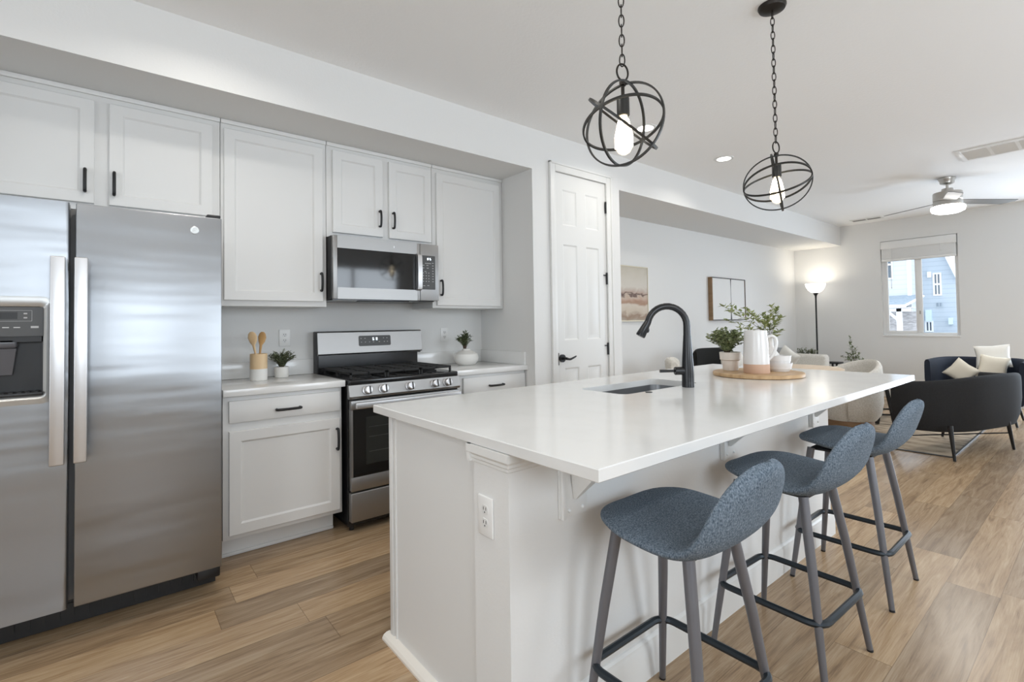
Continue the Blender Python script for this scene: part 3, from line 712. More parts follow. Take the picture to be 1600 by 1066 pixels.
# dispenser set into the door
b = MB(); x0, x1, z0, z1 = -.505, -.206, .985, 1.350
def rr_outline(x0, x1, z0, z1, r, n=5):
    o = []
    for cx, cz, a0 in ((x1-r, z0+r, -90), (x1-r, z1-r, 0), (x0+r, z1-r, 90), (x0+r, z0+r, 180)):
        for i in range(n+1):
            a = radians(a0+90*i/n); o.append((cx+r*cos(a), cz+r*sin(a)))
    return o
o1 = rr_outline(x0-.022, x1+.022, z0-.028, z1+.028, .03); o2 = rr_outline(x0-.004, x1+.004, z0-.006, z1+.004, .02); o3 = rr_outline(x0+.004, x1-.006, z0+.008, z1-.014, .014)
b.loft([[(p[0], FF+.0005, p[1]) for p in o1], [(p[0], FF-.004, p[1]) for p in o2], [(p[0], FF+.004, p[1]) for p in o3], [(p[0], FF+.02, p[1]) for p in o3]], True, False, False)
obj('dispenser_bezel', b, P('bezel_silver', (.50, .50, .49), .35, .8), fd)
b = MB(); b.box(-.500, -.212, FF+.002, FF+.02, 1.222, 1.334); obj('dispenser_panel', b, M['panelgrey'], fd)
b = MB(); b.box(-.42, -.284, FF+.0005, FF+.0025, 1.288, 1.314); obj('dispenser_screen', b, M['darkplastic'], fd)
b = MB()
for (x, z, w, hh) in ((-.262, 1.309, .010, .005), (-.262, 1.293, .010, .005), (-.315, 1.256, .018, .004), (-.285, 1.256, .018, .004), (-.350, 1.256, .018, .004), (-.236, 1.257, .022, .008)): b.box(x-w/2, x+w/2, FF+.0008, FF+.0022, z-hh/2, z+hh/2)
for (xa, xb, za, zb) in ((-.43, -.244, 1.3205, 1.3215), (-.43, -.244, 1.2795, 1.2805), (-.2445, -.2435, 1.28, 1.3215)): b.box(xa, xb, FF+.0008, FF+.0022, za, zb)
obj('dispenser_legend', b, M['legend'], fd)
b = MB(); b.box(-.500, -.212, FF+.06, FF+.069, .995, 1.222); b.box(-.500, -.495, FF+.012, FF+.069, .995, 1.222); b.box(-.217, -.212, FF+.012, FF+.069, .995, 1.222); b.box(-.500, -.212, FF+.012, FF+.069, 1.20, 1.222); obj('dispenser_niche', b, M['darkplastic'], fd)
b = MB(); b.box(-.46, -.285, FF+.012, FF+.055, 1.175, 1.218, .012, 3); b.loft([[(-.44, FF+.018, 1.175), (-.288, FF+.018, 1.175), (-.288, FF+.05, 1.175), (-.44, FF+.05, 1.175)], [(-.42, FF+.03, 1.075), (-.30, FF+.03, 1.075), (-.30, FF+.05, 1.075), (-.42, FF+.05, 1.075)]]); obj('dispenser_chute', b, M['greyplastic'], fd)
b = MB(); b.box(-.500, -.212, FF-.006, FF+.068, .993, 1.006, .003)
for k in range(12): b.box(-.49+k*.023, -.478+k*.023, FF-.004, FF+.05, 1.006, 1.009)
obj('drip_tray', b, M['darkplastic'], fd)
b = MB(); b.box(-.119, .394, FF, 2.715, FZ0, FZ1, .005, 3); rd = obj('fridge_door', b, M['steel'], t)
b = MB(); b.lathe([(.001, .004), (.015, .004), (.0175, .002), (.0175, -.001)], (0, 0, 0), 28)
for v in b.bm.verts: v.co = Vector((.286+v.co.x, FF-v.co.z, 1.690+v.co.y))
for k in range(5):
    a = 2*pi*k/5; q = [(.286+.006*cos(a)+.0055*cos(2*pi*i/12), FF-.0042, 1.690+.006*sin(a)+.0055*sin(2*pi*i/12)) for i in range(12)]
    b.tube(q, .0007, 5, True)
obj('badge', b, P('badge_silver', (.66, .68, .68), .35, .6), rd, label='round raised maker badge')
for (xa, xb, par) in ((-.190, -.146, fd), (-.120, -.079, rd)):
    b = MB(); b.box(xa, xb, FF-.062, FF-.044, .722, 1.531, .004, 3); b.box(xa+.008, xb-.008, FF-.046, FF+.002, .735, .775, .003); b.box(xa+.008, xb-.008, FF-.046, FF+.002, 1.478, 1.518, .003)
    obj('handle', b, M['chrome'], par)
b = MB(); b.box(.335, .392, FF+.01, FF+.08, FZ1+.0005, FZ1+.016, .006); obj('hinge_cap', b, M['darkplastic'], t)
b = MB(); b.box(-.61, .39, 2.80, 2.83, .012, .135)
for k in range(22): b.box(-.60+k*.045, -.572+k*.045, 2.794, 2.802, .04, .10)
b.box(.30, .39, 2.66, 2.805, .09, .139, .006); obj('kick_grille', b, M['darkplastic'], t)
for x in (-.56, .345):
    b = MB(); b.cyl((x, 2.87, 0), (x, 2.87, .141), .02, n=14); obj('foot', b, M['darkplastic'], t)

# ------------------------------------------------------------------ gas range
t = thing('gas_range', 'stainless gas range with black cooktop and five knobs', 'range', (1.495, 3.3, 0))
X0, X1 = 1.104, 1.892
b = MB(); b.box(X0, X1, 2.955, 3.57, .03, .882); obj('body', b, M['black'], t)
b = MB(); b.box(X0+.004, X1-.004, 2.935, 3.50, .882, .915, .008, 3); obj('cooktop', b, M['black'], t)
# control panel, leaning back a little
b = MB(); b.prism([(2.922, .800), (2.915, .815), (2.932, .882), (2.96, .884), (2.96, .800)], 'x', X0, X1); obj('control_panel', b, M['steel2'], t, ang=25)
for x in (1.216, 1.321, 1.504, 1.690, 1.786):
    b = MB(); c0 = Vector((x, 2.922, .846)); d = Vector((0, -.97, .22)).normalized(); b.tube([c0, c0+d*.006, c0+d*.007, c0+d*.036, c0+d*.040], [.029, .029, .0255, .024, .020], 24)
    k = obj('knob', b, M['chrome'], t)
    b = MB(); b.box(x+.001, x+.008, c0.y-.047, c0.y-.03, .846-.017, .846+.031, .0015, rot=Matrix.Rotation(radians(-12), 3, 'X')); obj('knob_grip', b, M['panelgrey'], k)
# oven door
b = MB(); b.box(X0+.008, X1-.008, 2.915, 2.952, .735, .790, .004); b.box(X0+.008, X1-.008, 2.915, 2.952, .245, .330, .004); b.box(X0+.008, X0+.02, 2.918, 2.952, .330, .735); b.box(X1-.02, X1-.008, 2.918, 2.952, .330, .735)
od = obj('oven_door', b, M['steel2'], t)
b = MB(); b.box(X0+.02, X1-.02, 2.917, 2.945, .330, .735); obj('door_glass', b, M['glass_black'], od)
b = MB(); b.box(X0+.10, X1-.10, 2.9155, 2.9172, .395, .685); obj('oven_window', b, P('oven_window_glass', (.022, .024, .022), .1), od)
b = MB()
for z in (.47, .56, .62):
    b.box(X0+.12, X1-.12, 2.9145, 2.9156, z, z+.0025)
obj('oven_rack', b, P('rack_dim', (.06, .065, .06), .4), od)
b = MB(); b.box(X0+.022, X1-.022, 2.868, 2.886, .745, .783, .005, 3); b.box(X0+.035, X0+.06, 2.884, 2.92, .748, .780); b.box(X1-.06, X1-.035, 2.884, 2.92, .748, .780); obj('handle', b, M['chrome'], od)
b = MB()
for (xa, xb) in ((1.25, 1.31), (1.335, 1.49), (1.51, 1.66), (1.68, 1.74)): b.box(xa, xb, 2.93, 2.95, .7896, .7915)
obj('door_vent', b, M['slot'], od)
b = MB(); b.box(X0+.004, X1-.004, 2.912, 2.955, .062, .236, .006, 3); obj('storage_drawer', b, M['steel2'], t)
b = MB(); b.box(X0+.03, X1-.03, 2.99, 3.5, .03, .06); obj('plinth', b, M['black'], t)
for x in (X0+.03, X1-.03):
    for y in (2.98, 3.5):
        b = MB(); b.cyl((x, y, 0), (x, y, .035), .014, n=12); obj('foot', b, M['black'], t)
# backguard
b = MB(); b.prism([(3.525, .885), (3.525, 1.045), (3.58, 1.05), (3.58, .885)], 'x', X0+.006, X1-.006); obj('backguard_base', b, M['black'], t)
b = MB(); b.prism([(3.490, 1.040), (3.483, 1.050), (3.500, 1.198), (3.512, 1.208), (3.58, 1.208), (3.58, 1.040)], 'x', X0-.004, X1+.014); bgd = obj('backguard', b, M['steel2'], t, ang=25)
b = MB(); b.box(X0-.006, X0+.006, 3.50, 3.585, .90, 1.206, .004); b.box(X1+.004, X1+.016, 3.51, 3.585, 1.03, 1.206, .004); obj('backguard_cap', b, M['darkplastic'], t)
dy = lambda z: 3.4835+(z-1.05)*.115-.002
b = MB(); z0, z1 = 1.096, 1.172; b.loft([[(p[0], dy(p[1]), p[1]) for p in rr_outline(1.392, 1.642, z0, z1, .01)], [(p[0], dy(p[1])+.004, p[1]) for p in rr_outline(1.392, 1.642, z0, z1, .01)]]); obj('clock_panel', b, M['panelgrey'], bgd)
b = MB()
def seg(b, x, z, pat, s, dyf, wd=.0022):
    sg = {'a': (0, 1, 1, 1), 'd': (0, -1, 1, -1), 'g': (0, 0, 1, 0), 'f': (0, 0, 0, 1), 'b': (1, 0, 1, 1), 'e': (0, -1, 0, 0), 'c': (1, -1, 1, 0)}
    for ch in pat:
        ax, az, bx, bz = sg[ch]; xa, za, xb, zb = x+ax*s, z+az*s, x+bx*s, z+bz*s
        b.box(min(xa, xb)-wd/2, max(xa, xb)+wd/2, dyf((za+zb)/2)-.0012, dyf((za+zb)/2)+.001, min(za, zb)-wd/2, max(za, zb)+wd/2)
seg(b, 1.500, 1.147, 'afgedc', .009, dy); seg(b, 1.526, 1.147, 'abcdefg', .009, dy)
obj('clock_digits', b, M['led'], bgd)
b = MB()
for (x, z) in [(1.41, 1.152), (1.44, 1.152), (1.412, 1.125), (1.442, 1.125), (1.474, 1.125), (1.505, 1.125), (1.55, 1.125), (1.59, 1.125), (1.615, 1.125), (1.585, 1.152), (1.612, 1.152)]: b.box(x-.004, x+.004, dy(z)-.0008, dy(z)+.0005, z-.002, z+.002)
obj('clock_legend', b, M['legend'], bgd)
# burners and grates
for (x, y, r) in ((1.26, 3.10, .045), (1.26, 3.36, .035), (1.74, 3.10, .05), (1.74, 3.36, .032), (1.498, 3.23, .04)):
    b = MB(); b.lathe([(r+.012, .914), (r+.012, .922), (r, .924), (r, .932), (r-.006, .936), (.001, .936)], (x, y, 0), 24); obj('burner', b, M['iron'], t)
for (xa, xb) in ((X0+.03, 1.372), (1.378, 1.618), (1.624, X1-.03)):
    b = MB(); z0, z1 = .940, .955; ya, yb = 2.985, 3.475; w = .012
    b.box(xa, xb, ya, ya+w, z0, z1, .002); b.box(xa, xb, yb-w, yb, z0, z1, .002); b.box(xa, xa+w, ya, yb, z0, z1, .002); b.box(xb-w, xb, ya, yb, z0, z1, .002)
    ym = (ya+yb)/2; xm = (xa+xb)/2; b.box(xa, xb, ym-w/2, ym+w/2, z0, z1, .002)
    b.box(xm-w/2, xm+w/2, ya, yb, z0, z1, .002)
    for y in (ya+.06, ya+.12, ya+.18, yb-.06, yb-.12, yb-.18): b.box(xa, xm-.02, y-.004, y+.004, z0+.002, z1, .002); b.box(xm+.02, xb, y-.004, y+.004, z0+.002, z1, .002)
    for x in (xa, xb-w):
        for y in (ya, ym-w/2, yb-w): b.box(x, x+w, y, y+w, .912, z0)
    obj('grate', b, M['iron'], t)

# ------------------------------------------------------------------ microwave
t = thing('microwave', 'stainless over-the-range microwave hung under the short wall cabinet', 'microwave', (1.487, YW, 1.42))
MX0, MX1, MZ0, MZ1, MF = 1.098, 1.879, 1.422, 1.836, 3.170
b = MB(); b.box(MX0-.005, MX1-.004, 3.200, YW-.001, MZ0, MZ1, .003); obj('body', b, M['darkplastic'], t)
b = MB(); gx0, gx1, gz0, gz1 = 1.126, 1.702, 1.497, 1.755
b.box(MX0, gx0, MF, 3.2, MZ0, MZ1, .003); b.box(gx1, 1.724, MF, 3.2, MZ0, MZ1, .003); b.box(gx0, gx1, MF, 3.2, MZ0, gz0); b.box(gx0, gx1, MF, 3.2, gz1, MZ1)
dr = obj('door', b, M['steel2'], t)
b = MB(); b.box(gx0, gx1, MF+.002, MF+.02, gz0, gz1); obj('door_glass', b, M['glass_black'], dr)
b = MB(); b.prism([(MF-.002, 1.492), (MF-.030, 1.50), (MF-.036, 1.52), (MF-.040, 1.625), (MF-.036, 1.735), (MF-.030, 1.752), (MF-.002, 1.760)], 'x', 1.690, 1.724); obj('handle', b, M['chrome'], dr, ang=50)
b = MB(); b.box(1.5185, 1.5265, MF-.0015, MF+.001, 1.785, 1.80, .0005); obj('badge', b, M['chrome'], dr)
b = MB(); b.box(1.727, MX1, MF, 3.2, MZ0, MZ1, .003); cp = obj('control_side', b, M['steel2'], t)
b = MB(); b.loft([[(p[0], MF-.001, p[1]) for p in rr_outline(1.731, 1.850, 1.503, 1.752, .006)], [(p[0], MF+.003, p[1]) for p in rr_outline(1.731, 1.850, 1.503, 1.752, .006)]]); obj('keypad', b, M['panelgrey'], cp)
dm = lambda z: MF-.0012
b = MB(); seg(b, 1.786, 1.727, 'abcdefg', .006, dm, .0026); seg(b, 1.805, 1.727, 'afgcd', .006, dm, .0026); obj('clock_digits', b, M['led'], cp)
b = MB()
for i in range(3):
    for j in range(4): b.box(1.748+i*.022, 1.756+i*.022, MF-.0015, MF+.001, 1.560+j*.0205, 1.565+j*.0205)
for j in range(8): b.box(1.824, 1.836, MF-.0015, MF+.001, 1.560+j*.0195, 1.564+j*.0195)
for (x, z) in ((1.752, 1.68), (1.785, 1.68), (1.752, 1.66), (1.787, 1.66), (1.768, 1.635), (1.757, 1.53), (1.79, 1.532)): b.box(x-.008, x+.008, MF-.0015, MF+.001, z-.002, z+.002)
b.box(1.765, 1.815, MF-.0015, MF+.001, 1.693, 1.697)
obj('keypad_legend', b, M['legend'], cp)
b = MB(); b.box(MX0+.01, MX1-.02, 3.21, YW-.02, MZ0-.006, MZ0); b.box(1.30, 1.66, 3.215, 3.30, MZ0-.012, MZ0-.005, .004); obj('underside_vent', b, M['black'], t)

# ------------------------------------------------------------------ outlets
def outlet(label, o, ux, n):
    """duplex receptacle; o centre, ux direction of its width, n outward normal"""
    o, ux, n = Vector(o), Vector(ux), Vector(n); uz = Vector((0, 0, 1))
    t = thing('wall_outlet', label, 'outlet', o)
    def ob(b, x0, x1, z0, z1, d0, d1, bev=0):
        vs = b.box(x0, x1, d0, d1, z0, z1, bev)
    def place(b):
        for v in b.bm.verts: v.co = o+ux*v.co.x+n*v.co.y+uz*v.co.z
        return b
    b = MB(); b.box(-.036, .036, 0, .006, -.058, .058, .003, 3); obj('cover_plate', place(b), M['plate'], t)
    for s in (-.0195, .0195):
        b = MB(); q = [(.0165*cos(a)*1.0, s+max(-.0135, min(.0135, .0165*sin(a)))) for a in [2*pi*i/24 for i in range(24)]]
        b.loft([[(p[0], .0055, p[1]) for p in q], [(p[0], .0072, p[1]) for p in q]]); r = obj('receptacle', place(b), P('receptacle_white', (.74, .74, .73), .3), t)
        b = MB()
        for x in (-.006, .006): b.box(x-.0012, x+.0012, .0070, .0076, s-.001, s+.008)
        b.box(-.0022, .0022, .0070, .0076, s-.009, s-.005); obj('slots', place(b), M['slot'], r)
outlet('white wall outlet above the short counter, left of the range', (.912, YW, 1.170), (1, 0, 0), (0, -1, 0))
outlet('white wall outlet right of the range, above the corner counter', (2.181, YW, 1.160), (1, 0, 0), (0, -1, 0))
outlet('white outlet on the near end of the island', (.850, 1.177, .680), (0, -1, 0), (-1, 0, 0))

# ------------------------------------------------------------------ island
t = thing('kitchen_island', 'white painted island base with a half wall on the stool side', 'island', (2.0, 1.45, 0))
b = MB(); b.box(.862, 3.22, 1.24, 1.845, .09, .66); b.box(.862, 1.76, 1.24, 1.845, .66, .881); b.box(2.45, 3.22, 1.24, 1.845, .66, .881); b.box(1.76, 2.45, 1.24, 1.375, .66, .881); b.box(1.76, 2.45, 1.72, 1.845, .66, .881); b.box(.862, .90, 1.24, 1.845, 0, .09); b.box(3.18, 3.22, 1.24, 1.845, 0, .09); b.box(.90, 3.18, 1.24, 1.77, 0, .09)
ib = obj('cabinet_run', b, M['cab'], t)
b = MB(); b.box(.856, .862, 1.818, 1.846, .02, .88, .002); b.box(.857, .862, 1.792, 1.797, .02, .88); obj('corner_stile', b, M['cab'], t)
b = MB(); b.box(.850, 3.232, 1.072, 1.24, 0, .881); obj('half_wall', b, M['wall'], t)
b = MB()
prof = [(0, .826), (.006, .830), (.006, .838), (.010, .842), (.010, .850), (.016, .858), (.016, .881), (0, .881)]
bm = b.bm
def sweep(b, path, prof):
    R = []
    for (x, y, nx, ny) in path: R.append([(x+nx*d, y+ny*d, z) for d, z in prof])
    b.loft(R)
sweep(b, [(.850, 1.258, -1, 0), (.850, 1.072, -1, -1), (3.232, 1.072, 1, -1), (3.232, 1.24, 1, 0)], prof)
b.box(.835, .8505, 1.24, 1.258, .83, .881)
obj('cap_moulding', b, M['trim'], t, ang=20)
b = MB(); prof2 = [(0, 0), (.016, 0), (.016, .105), (.012, .115), (.010, .125), (.004, .133), (0, .135)]
sweep(b, [(.850, 1.072, -.6, -1), (3.232, 1.072, 1, -1), (3.232, 1.24, 1, 0)], prof2); obj('baseboard', b, M['trim'], t, ang=25)
b = MB(); prof3 = [(0, 0), (.032, 0), (.032, .008), (.026, .018), (.014, .024), (0, .025)]
sweep(b, [(.862, 1.865, -1, 0), (.862, 1.23, -1, 0), (.856, 1.072, -1, -.2)], prof3); obj('shoe_moulding', b, P('cream_shoe', (.78, .74, .68), .45), t, ang=25)
# worktop with sink cutout
t = thing('island_worktop', 'long white quartz worktop of the island', 'countertop', (2.2, 1.35, .882))
SX0, SX1, SY0, SY1 = 1.79, 2.42, 1.405, 1.690
b = MB(); bm = b.bm
ox0, ox1, oy0, oy1, zt, zb, bv = .839, 3.561, .735, 1.954, .914, .882, .0025
def rrect(x0, x1, y0, y1, r, n=6):
    return rr_outline(x0, x1, y0, y1, r, n)
inner = rrect(SX0, SX1, SY0, SY1, .045, 7); outer = []
N_ = len(inner)
cx, cy = (SX0+SX1)/2, (SY0+SY1)/2
corn = {0: (ox1, oy0), 1: (ox1, oy1), 2: (ox0, oy1), 3: (ox0, oy0)}
def ringv(pts, z): return [bm.verts.new((p[0], p[1], z)) for p in pts]
it, ibm = ringv(inner, zt), ringv(inner, zb)
C4t = [bm.verts.new((corn[i][0]+(-bv if corn[i][0] > 2 else bv), corn[i][1]+(-bv if corn[i][1] > 1.3 else bv), zt)) for i in range(4)]
C4m = [bm.verts.new((*corn[i], zt-bv)) for i in range(4)]; C4n = [bm.verts.new((*corn[i], zb+bv)) for i in range(4)]
C4b = [bm.verts.new((corn[i][0]+(-bv if corn[i][0] > 2 else bv), corn[i][1]+(-bv if corn[i][1] > 1.3 else bv), zb)) for i in range(4)]
per = 8
for k in range(4):     # k-th corner arc of the cutout belongs to the k-th slab corner
    a0 = k*per
    for (ring_, C) in ((it, C4t), (ibm, C4b)):
        for i in range(per-1): bm.faces.new((C[k], ring_[a0+i], ring_[a0+i+1]))
        nx = (a0+per) % N_; bm.faces.new((C[k], ring_[a0+per-1], ring_[nx], C[(k+1) % 4]))
    for A_, B_ in ((C4t, C4m), (C4m, C4n), (C4n, C4b)): bm.faces.new((A_[k], A_[(k+1) % 4], B_[(k+1) % 4], B_[k]))
for i in range(N_): bm.faces.new((it[i], it[(i+1) % N_], ibm[(i+1) % N_], ibm[i]))
obj('slab', b, M['quartz'], t, ang=25)
t = thing('kitchen_sink', 'undermount steel sink let into the island worktop', 'sink', ((SX0+SX1)/2, (SY0+SY1)/2, .67))
b = MB(); q0 = rrect(SX0-.004, SX1+.004, SY0-.004, SY1+.004, .048, 7); q1 = rrect(SX0-.002, SX1+.002, SY0-.002, SY1+.002, .048, 7); q2 = rrect(SX0+.01, SX1-.01, SY0+.01, SY1-.01, .05, 7); q3 = rrect(SX0+.04, SX1-.04, SY0+.04, SY1-.04, .05, 7)
b.loft([[(*p, .8815) for p in rrect(SX0-.02, SX1+.02, SY0-.02, SY1+.02, .06, 7)], [(*p, .8815) for p in q1], [(*p, .72) for p in q2], [(*p, .69) for p in q3]], True, False, True); obj('basin', b, M['sink'], t, ang=60)
b = MB(); b.lathe([(.001, .691), (.03, .691), (.042, .694), (.045, .69)], (cx, cy, 0), 24); obj('drain', b, M['chrome'], t)
b = MB(); b.lathe([(.016, .914), (.016, .917), (.012, .918), (.001, .918)], (1.93, 1.375, 0), 20); tag(obj('air_switch', b, M['graphite'], loc=(1.93, 1.375, .914)), 'small round steel button on the worktop in front of the sink', 'button')

# brackets under the overhang
def bracket(x, label):
    yw = 1.0712
    t = thing('bracket', label, 'bracket', (x, yw, .653), 'white worktop brackets on the island half wall')
    b = MB(); b.box(x-.058, x+.058, yw-.012, yw, .653, .8245, .002); b.box(x-.058, x-.045, yw-.022, yw-.012, .653, .8245, .002); obj('wall_plate', b, M['trim'], t)
    b = MB(); b.box(x-.058, x+.058, yw-.26, yw-.0195, .868, .881, .002); obj('top_plate', b, M['trim'], t)
    b = MB(); rings = []
    b.loft([[(x-.030, yw-.24, .868), (x+.034, yw-.24, .868), (x+.034, yw-.0195, .868), (x-.030, yw-.0195, .868)],
            [(x-.020, yw-.12, .80), (x+.022, yw-.12, .80), (x+.022, yw-.0195, .80), (x-.020, yw-.0195, .80)],
            [(x-.004, yw-.022, .705), (x+.006, yw-.022, .705), (x+.006, yw-.012, .705), (x-.004, yw-.012, .705)]]); obj('gusset', b, M['trim'], t, ang=25)
    for dx in (-.022, .036):
        b = MB(); b.ball((x+dx, yw-.012, .672), .006, u=10, v=6); obj('screw', b, M['plate'], t)
bracket(1.095, 'white worktop bracket nearest the camera, left of the front stool')
bracket(2.052, 'white worktop bracket in the middle, behind the middle stool')
bracket(3.005, 'white worktop bracket at the far end of the island')

# ------------------------------------------------------------------ faucet
t = thing('faucet', 'matte black pull-down faucet on the island worktop', 'faucet', (2.224, 1.352, .914))
fx, fy = 2.224, 1.352
b = MB(); b.lathe([(.030, .9142), (.0295, .97), (.028, 1.03), (.0235, 1.10), (.0195, 1.16), (.019, 1.17)], (fx, fy, 0), 28); obj('body', b, M['faucet'], t)
dirv = Vector((-.62, .10, 0)).normalized()
# spout arcs toward the camera's left
dirv = Vector((-.776, .63, 0))
pts = [(fx, fy, 1.165), (fx, fy, 1.22)]
R_ = .098
for i in range(1, 15):
    a = pi*i/14*.93; c = Vector((fx, fy, 1.22))+dirv*R_*(1-cos(a))+Vector((0, 0, 1))*R_*sin(a); pts.append(tuple(c))
b = MB(); b.tube(pts, [.0185, .0175]+[.0165]*14, 16); obj('spout', b, M['faucet'], t)
p_end = Vector(pts[-1]); dd = (Vector(pts[-1])-Vector(pts[-2])).normalized(); dd = (dd+dirv*.22).normalized()
b = MB(); b.tube([p_end-dd*.004, p_end+dd*.02, p_end+dd*.075, p_end+dd*.082], [.0165, .0185, .024, .022], 18); sp = obj('spray_head', b, M['faucet'], t)
b = MB(); sn = (Vector((0, 0, 1))-dd*dd.z).normalized(); c0 = p_end+dd*.045-(-dirv)*.0; c0 = p_end+dd*.045+(-dirv)*.019; b.ball(tuple(c0), .010, sz=1.6, u=10, v=8); obj('spray_button', b, M['darkplastic'], sp)
b = MB(); hz = .995; h0 = Vector((fx, fy, hz)); b.tube([h0+dirv*.0, h0+dirv*.062], [.020, .020], 20); b.tube([h0+dirv*.0615, h0+dirv*.066], [.0205, .0185], 20); b.tube([h0+dirv*.055, h0+dirv*.140], [.0065, .0075], 10); obj('lever', b, M['faucet'], t)

# ------------------------------------------------------------------ things on the island
t = thing('serving_board', 'round wooden serving board on the island worktop', 'serving board', (2.97, 1.35, .9142))
b = MB(); b.lathe([(.001, 0), (.240, 0), (.246, .004), (.246, .018), (.242, .022), (.001, .022)], (2.97, 1.35, .9145), 56); obj('board', b, M['board'], t)
BZ = .9367
px, py = 2.905, 1.325
t = thing('pitcher', 'tall white ceramic pitcher with a bare clay base on the round board', 'pitcher', (px, py, BZ))
b = MB(); b.lathe([(.001, 0), (.069, 0), (.0705, .003), (.0700, .052)], (px, py, BZ), 40, True, False); obj('clay_base', b, M['terracotta'], t, label='unglazed clay lower band')
b = MB(); b.lathe([(.0700, .052), (.0690, .10), (.0640, .19), (.0600, .243), (.0590, .246), (.0565, .243), (.060, .19), (.064, .08), (.001, .06)], (px, py, BZ), 40, False, True); obj('body', b, M['ceramic'], t)
hd = Vector((.776, -.63, 0)); hd = (hd*.95+Vector((-.63, -.776, 0))*.3).normalized()
c0 = Vector((px, py, BZ)); b = MB()
b.tube(spline([tuple(c0+hd*.058+Vector((0, 0, .205))), tuple(c0+hd*.085+Vector((0, 0, .213))), tuple(c0+hd*.104+Vector((0, 0, .195))), tuple(c0+hd*.104+Vector((0, 0, .150))), tuple(c0+hd*.088+Vector((0, 0, .105))), tuple(c0+hd*.064+Vector((0, 0, .075)))], 24), .009, 10, flat=1.3); obj('handle', b, M['ceramic'], t)
qx, qy = 3.085, 1.275
def bowl(z, r, h, label, nm='bowl'):
    b = MB(); b.lathe([(.001, 0), (r*.74, 0), (r*.78, .004), (r*.86, h*.30), (r*.885, h*.31), (r*.93, h*.62), (r*.955, h*.63), (r, h), (r*.965, h), (r*.91, h*.66), (r*.83, h*.30), (r*.72, .008), (.001, .008)], (qx, qy, z), 40)
    tag(obj(nm, b, M['ceramic'], loc=(qx, qy, z)), label, 'bowl', 'white bowls stacked on the round board')
bowl(BZ, .073, .050, 'white ribbed bowl at the bottom of the stack on the board')
bowl(BZ+.0095, .0665, .084, 'white ribbed bowl nested on top of the stack on the board')

def leaves(b, base, stems, n_leaf, ls, lw, rnd, mi_leaf=0, mi_stem=1, droop=.3, tip=.25):
    for st in stems:
        pts = [Vector(p) for p in st]
        b.tube(pts, [.0016*max(.4, 1-i/len(pts)) for i in range(len(pts))], 5, mi=mi_stem)
        for k in range(n_leaf):
            u = tip+(1-tip)*(k+rnd.random())/n_leaf; u = min(u, .999)*(len(pts)-1); i = int(u); f = u-i
            p = pts[i].lerp(pts[i+1], f); d = (pts[i+1]-pts[i]).normalized()
            a = rnd.uniform(0, 2*pi); o = Vector((cos(a), sin(a), rnd.uniform(-.3, .8))).normalized()
            dr = (d*.5+o).normalized(); L = ls*rnd.uniform(.65, 1.2); w = lw*rnd.uniform(.75, 1.2)
            sd = dr.cross(Vector((0, 0, 1))+o*.2)
            if sd.length < 1e-3: sd = Vector((1, 0, 0))
            sd.normalize(); up = sd.cross(dr)
            q = [p, p+dr*L*.35+sd*w+up*w*.25, p+dr*L-Vector((0, 0, L*droop*.3)), p+dr*L*.35-sd*w+up*w*.25]; m_ = p+dr*L*.45-up*w*.15
            vs = [b.bm.verts.new(x) for x in (*q, m_)]
            for tri in ((0, 1, 4), (1, 2, 4), (2, 3, 4), (3, 0, 4)): b.bm.faces.new([vs[j] for j in tri]).material_index = mi_leaf
def bush(c, n, h, spread, rnd, bend=1.0):
    st = []
    for i in range(n):
        a = rnd.uniform(0, 2*pi); r = spread*sqrt(rnd.random()); hh = h*rnd.uniform(.6, 1.0)*(1-.25*(r/spread)**2)
        e = Vector(c)+Vector((cos(a)*r, sin(a)*r, hh)); m = Vector(c)+Vector((cos(a)*r*.35, sin(a)*r*.35, hh*.6))
        st.append(spline([tuple(Vector(c)+Vector((cos(a)*.01, sin(a)*.01, 0))), tuple(m), tuple(e)], 5))
    return st
rnd = random.Random(3)
kx, ky = 2.955, 1.505
t = thing('potted_plant', 'bushy green plant in a cream pot behind the pitcher', 'plant', (kx, ky, BZ))
b = MB(); b.lathe([(.001, 0), (.042, 0), (.044, .004), (.050, .06), (.060, .066), (.063, .110), (.058, .112), (.052, .07), (.001, .07)], (kx, ky, BZ), 32); obj('pot', b, M['cream'], t)
b = MB(); b.lathe([(.001, .098), (.056, .098)], (kx, ky, BZ), 24, True, False); obj('soil', b, M['soil'], t)
b = MB(); leaves(b, None, bush((kx-.018, ky+.012, BZ+.098), 80, .165, .125, rnd), 18, .026, .0095, rnd, tip=.2); obj('foliage', b, [M['leaf'], M['twig']], t, smooth=False)

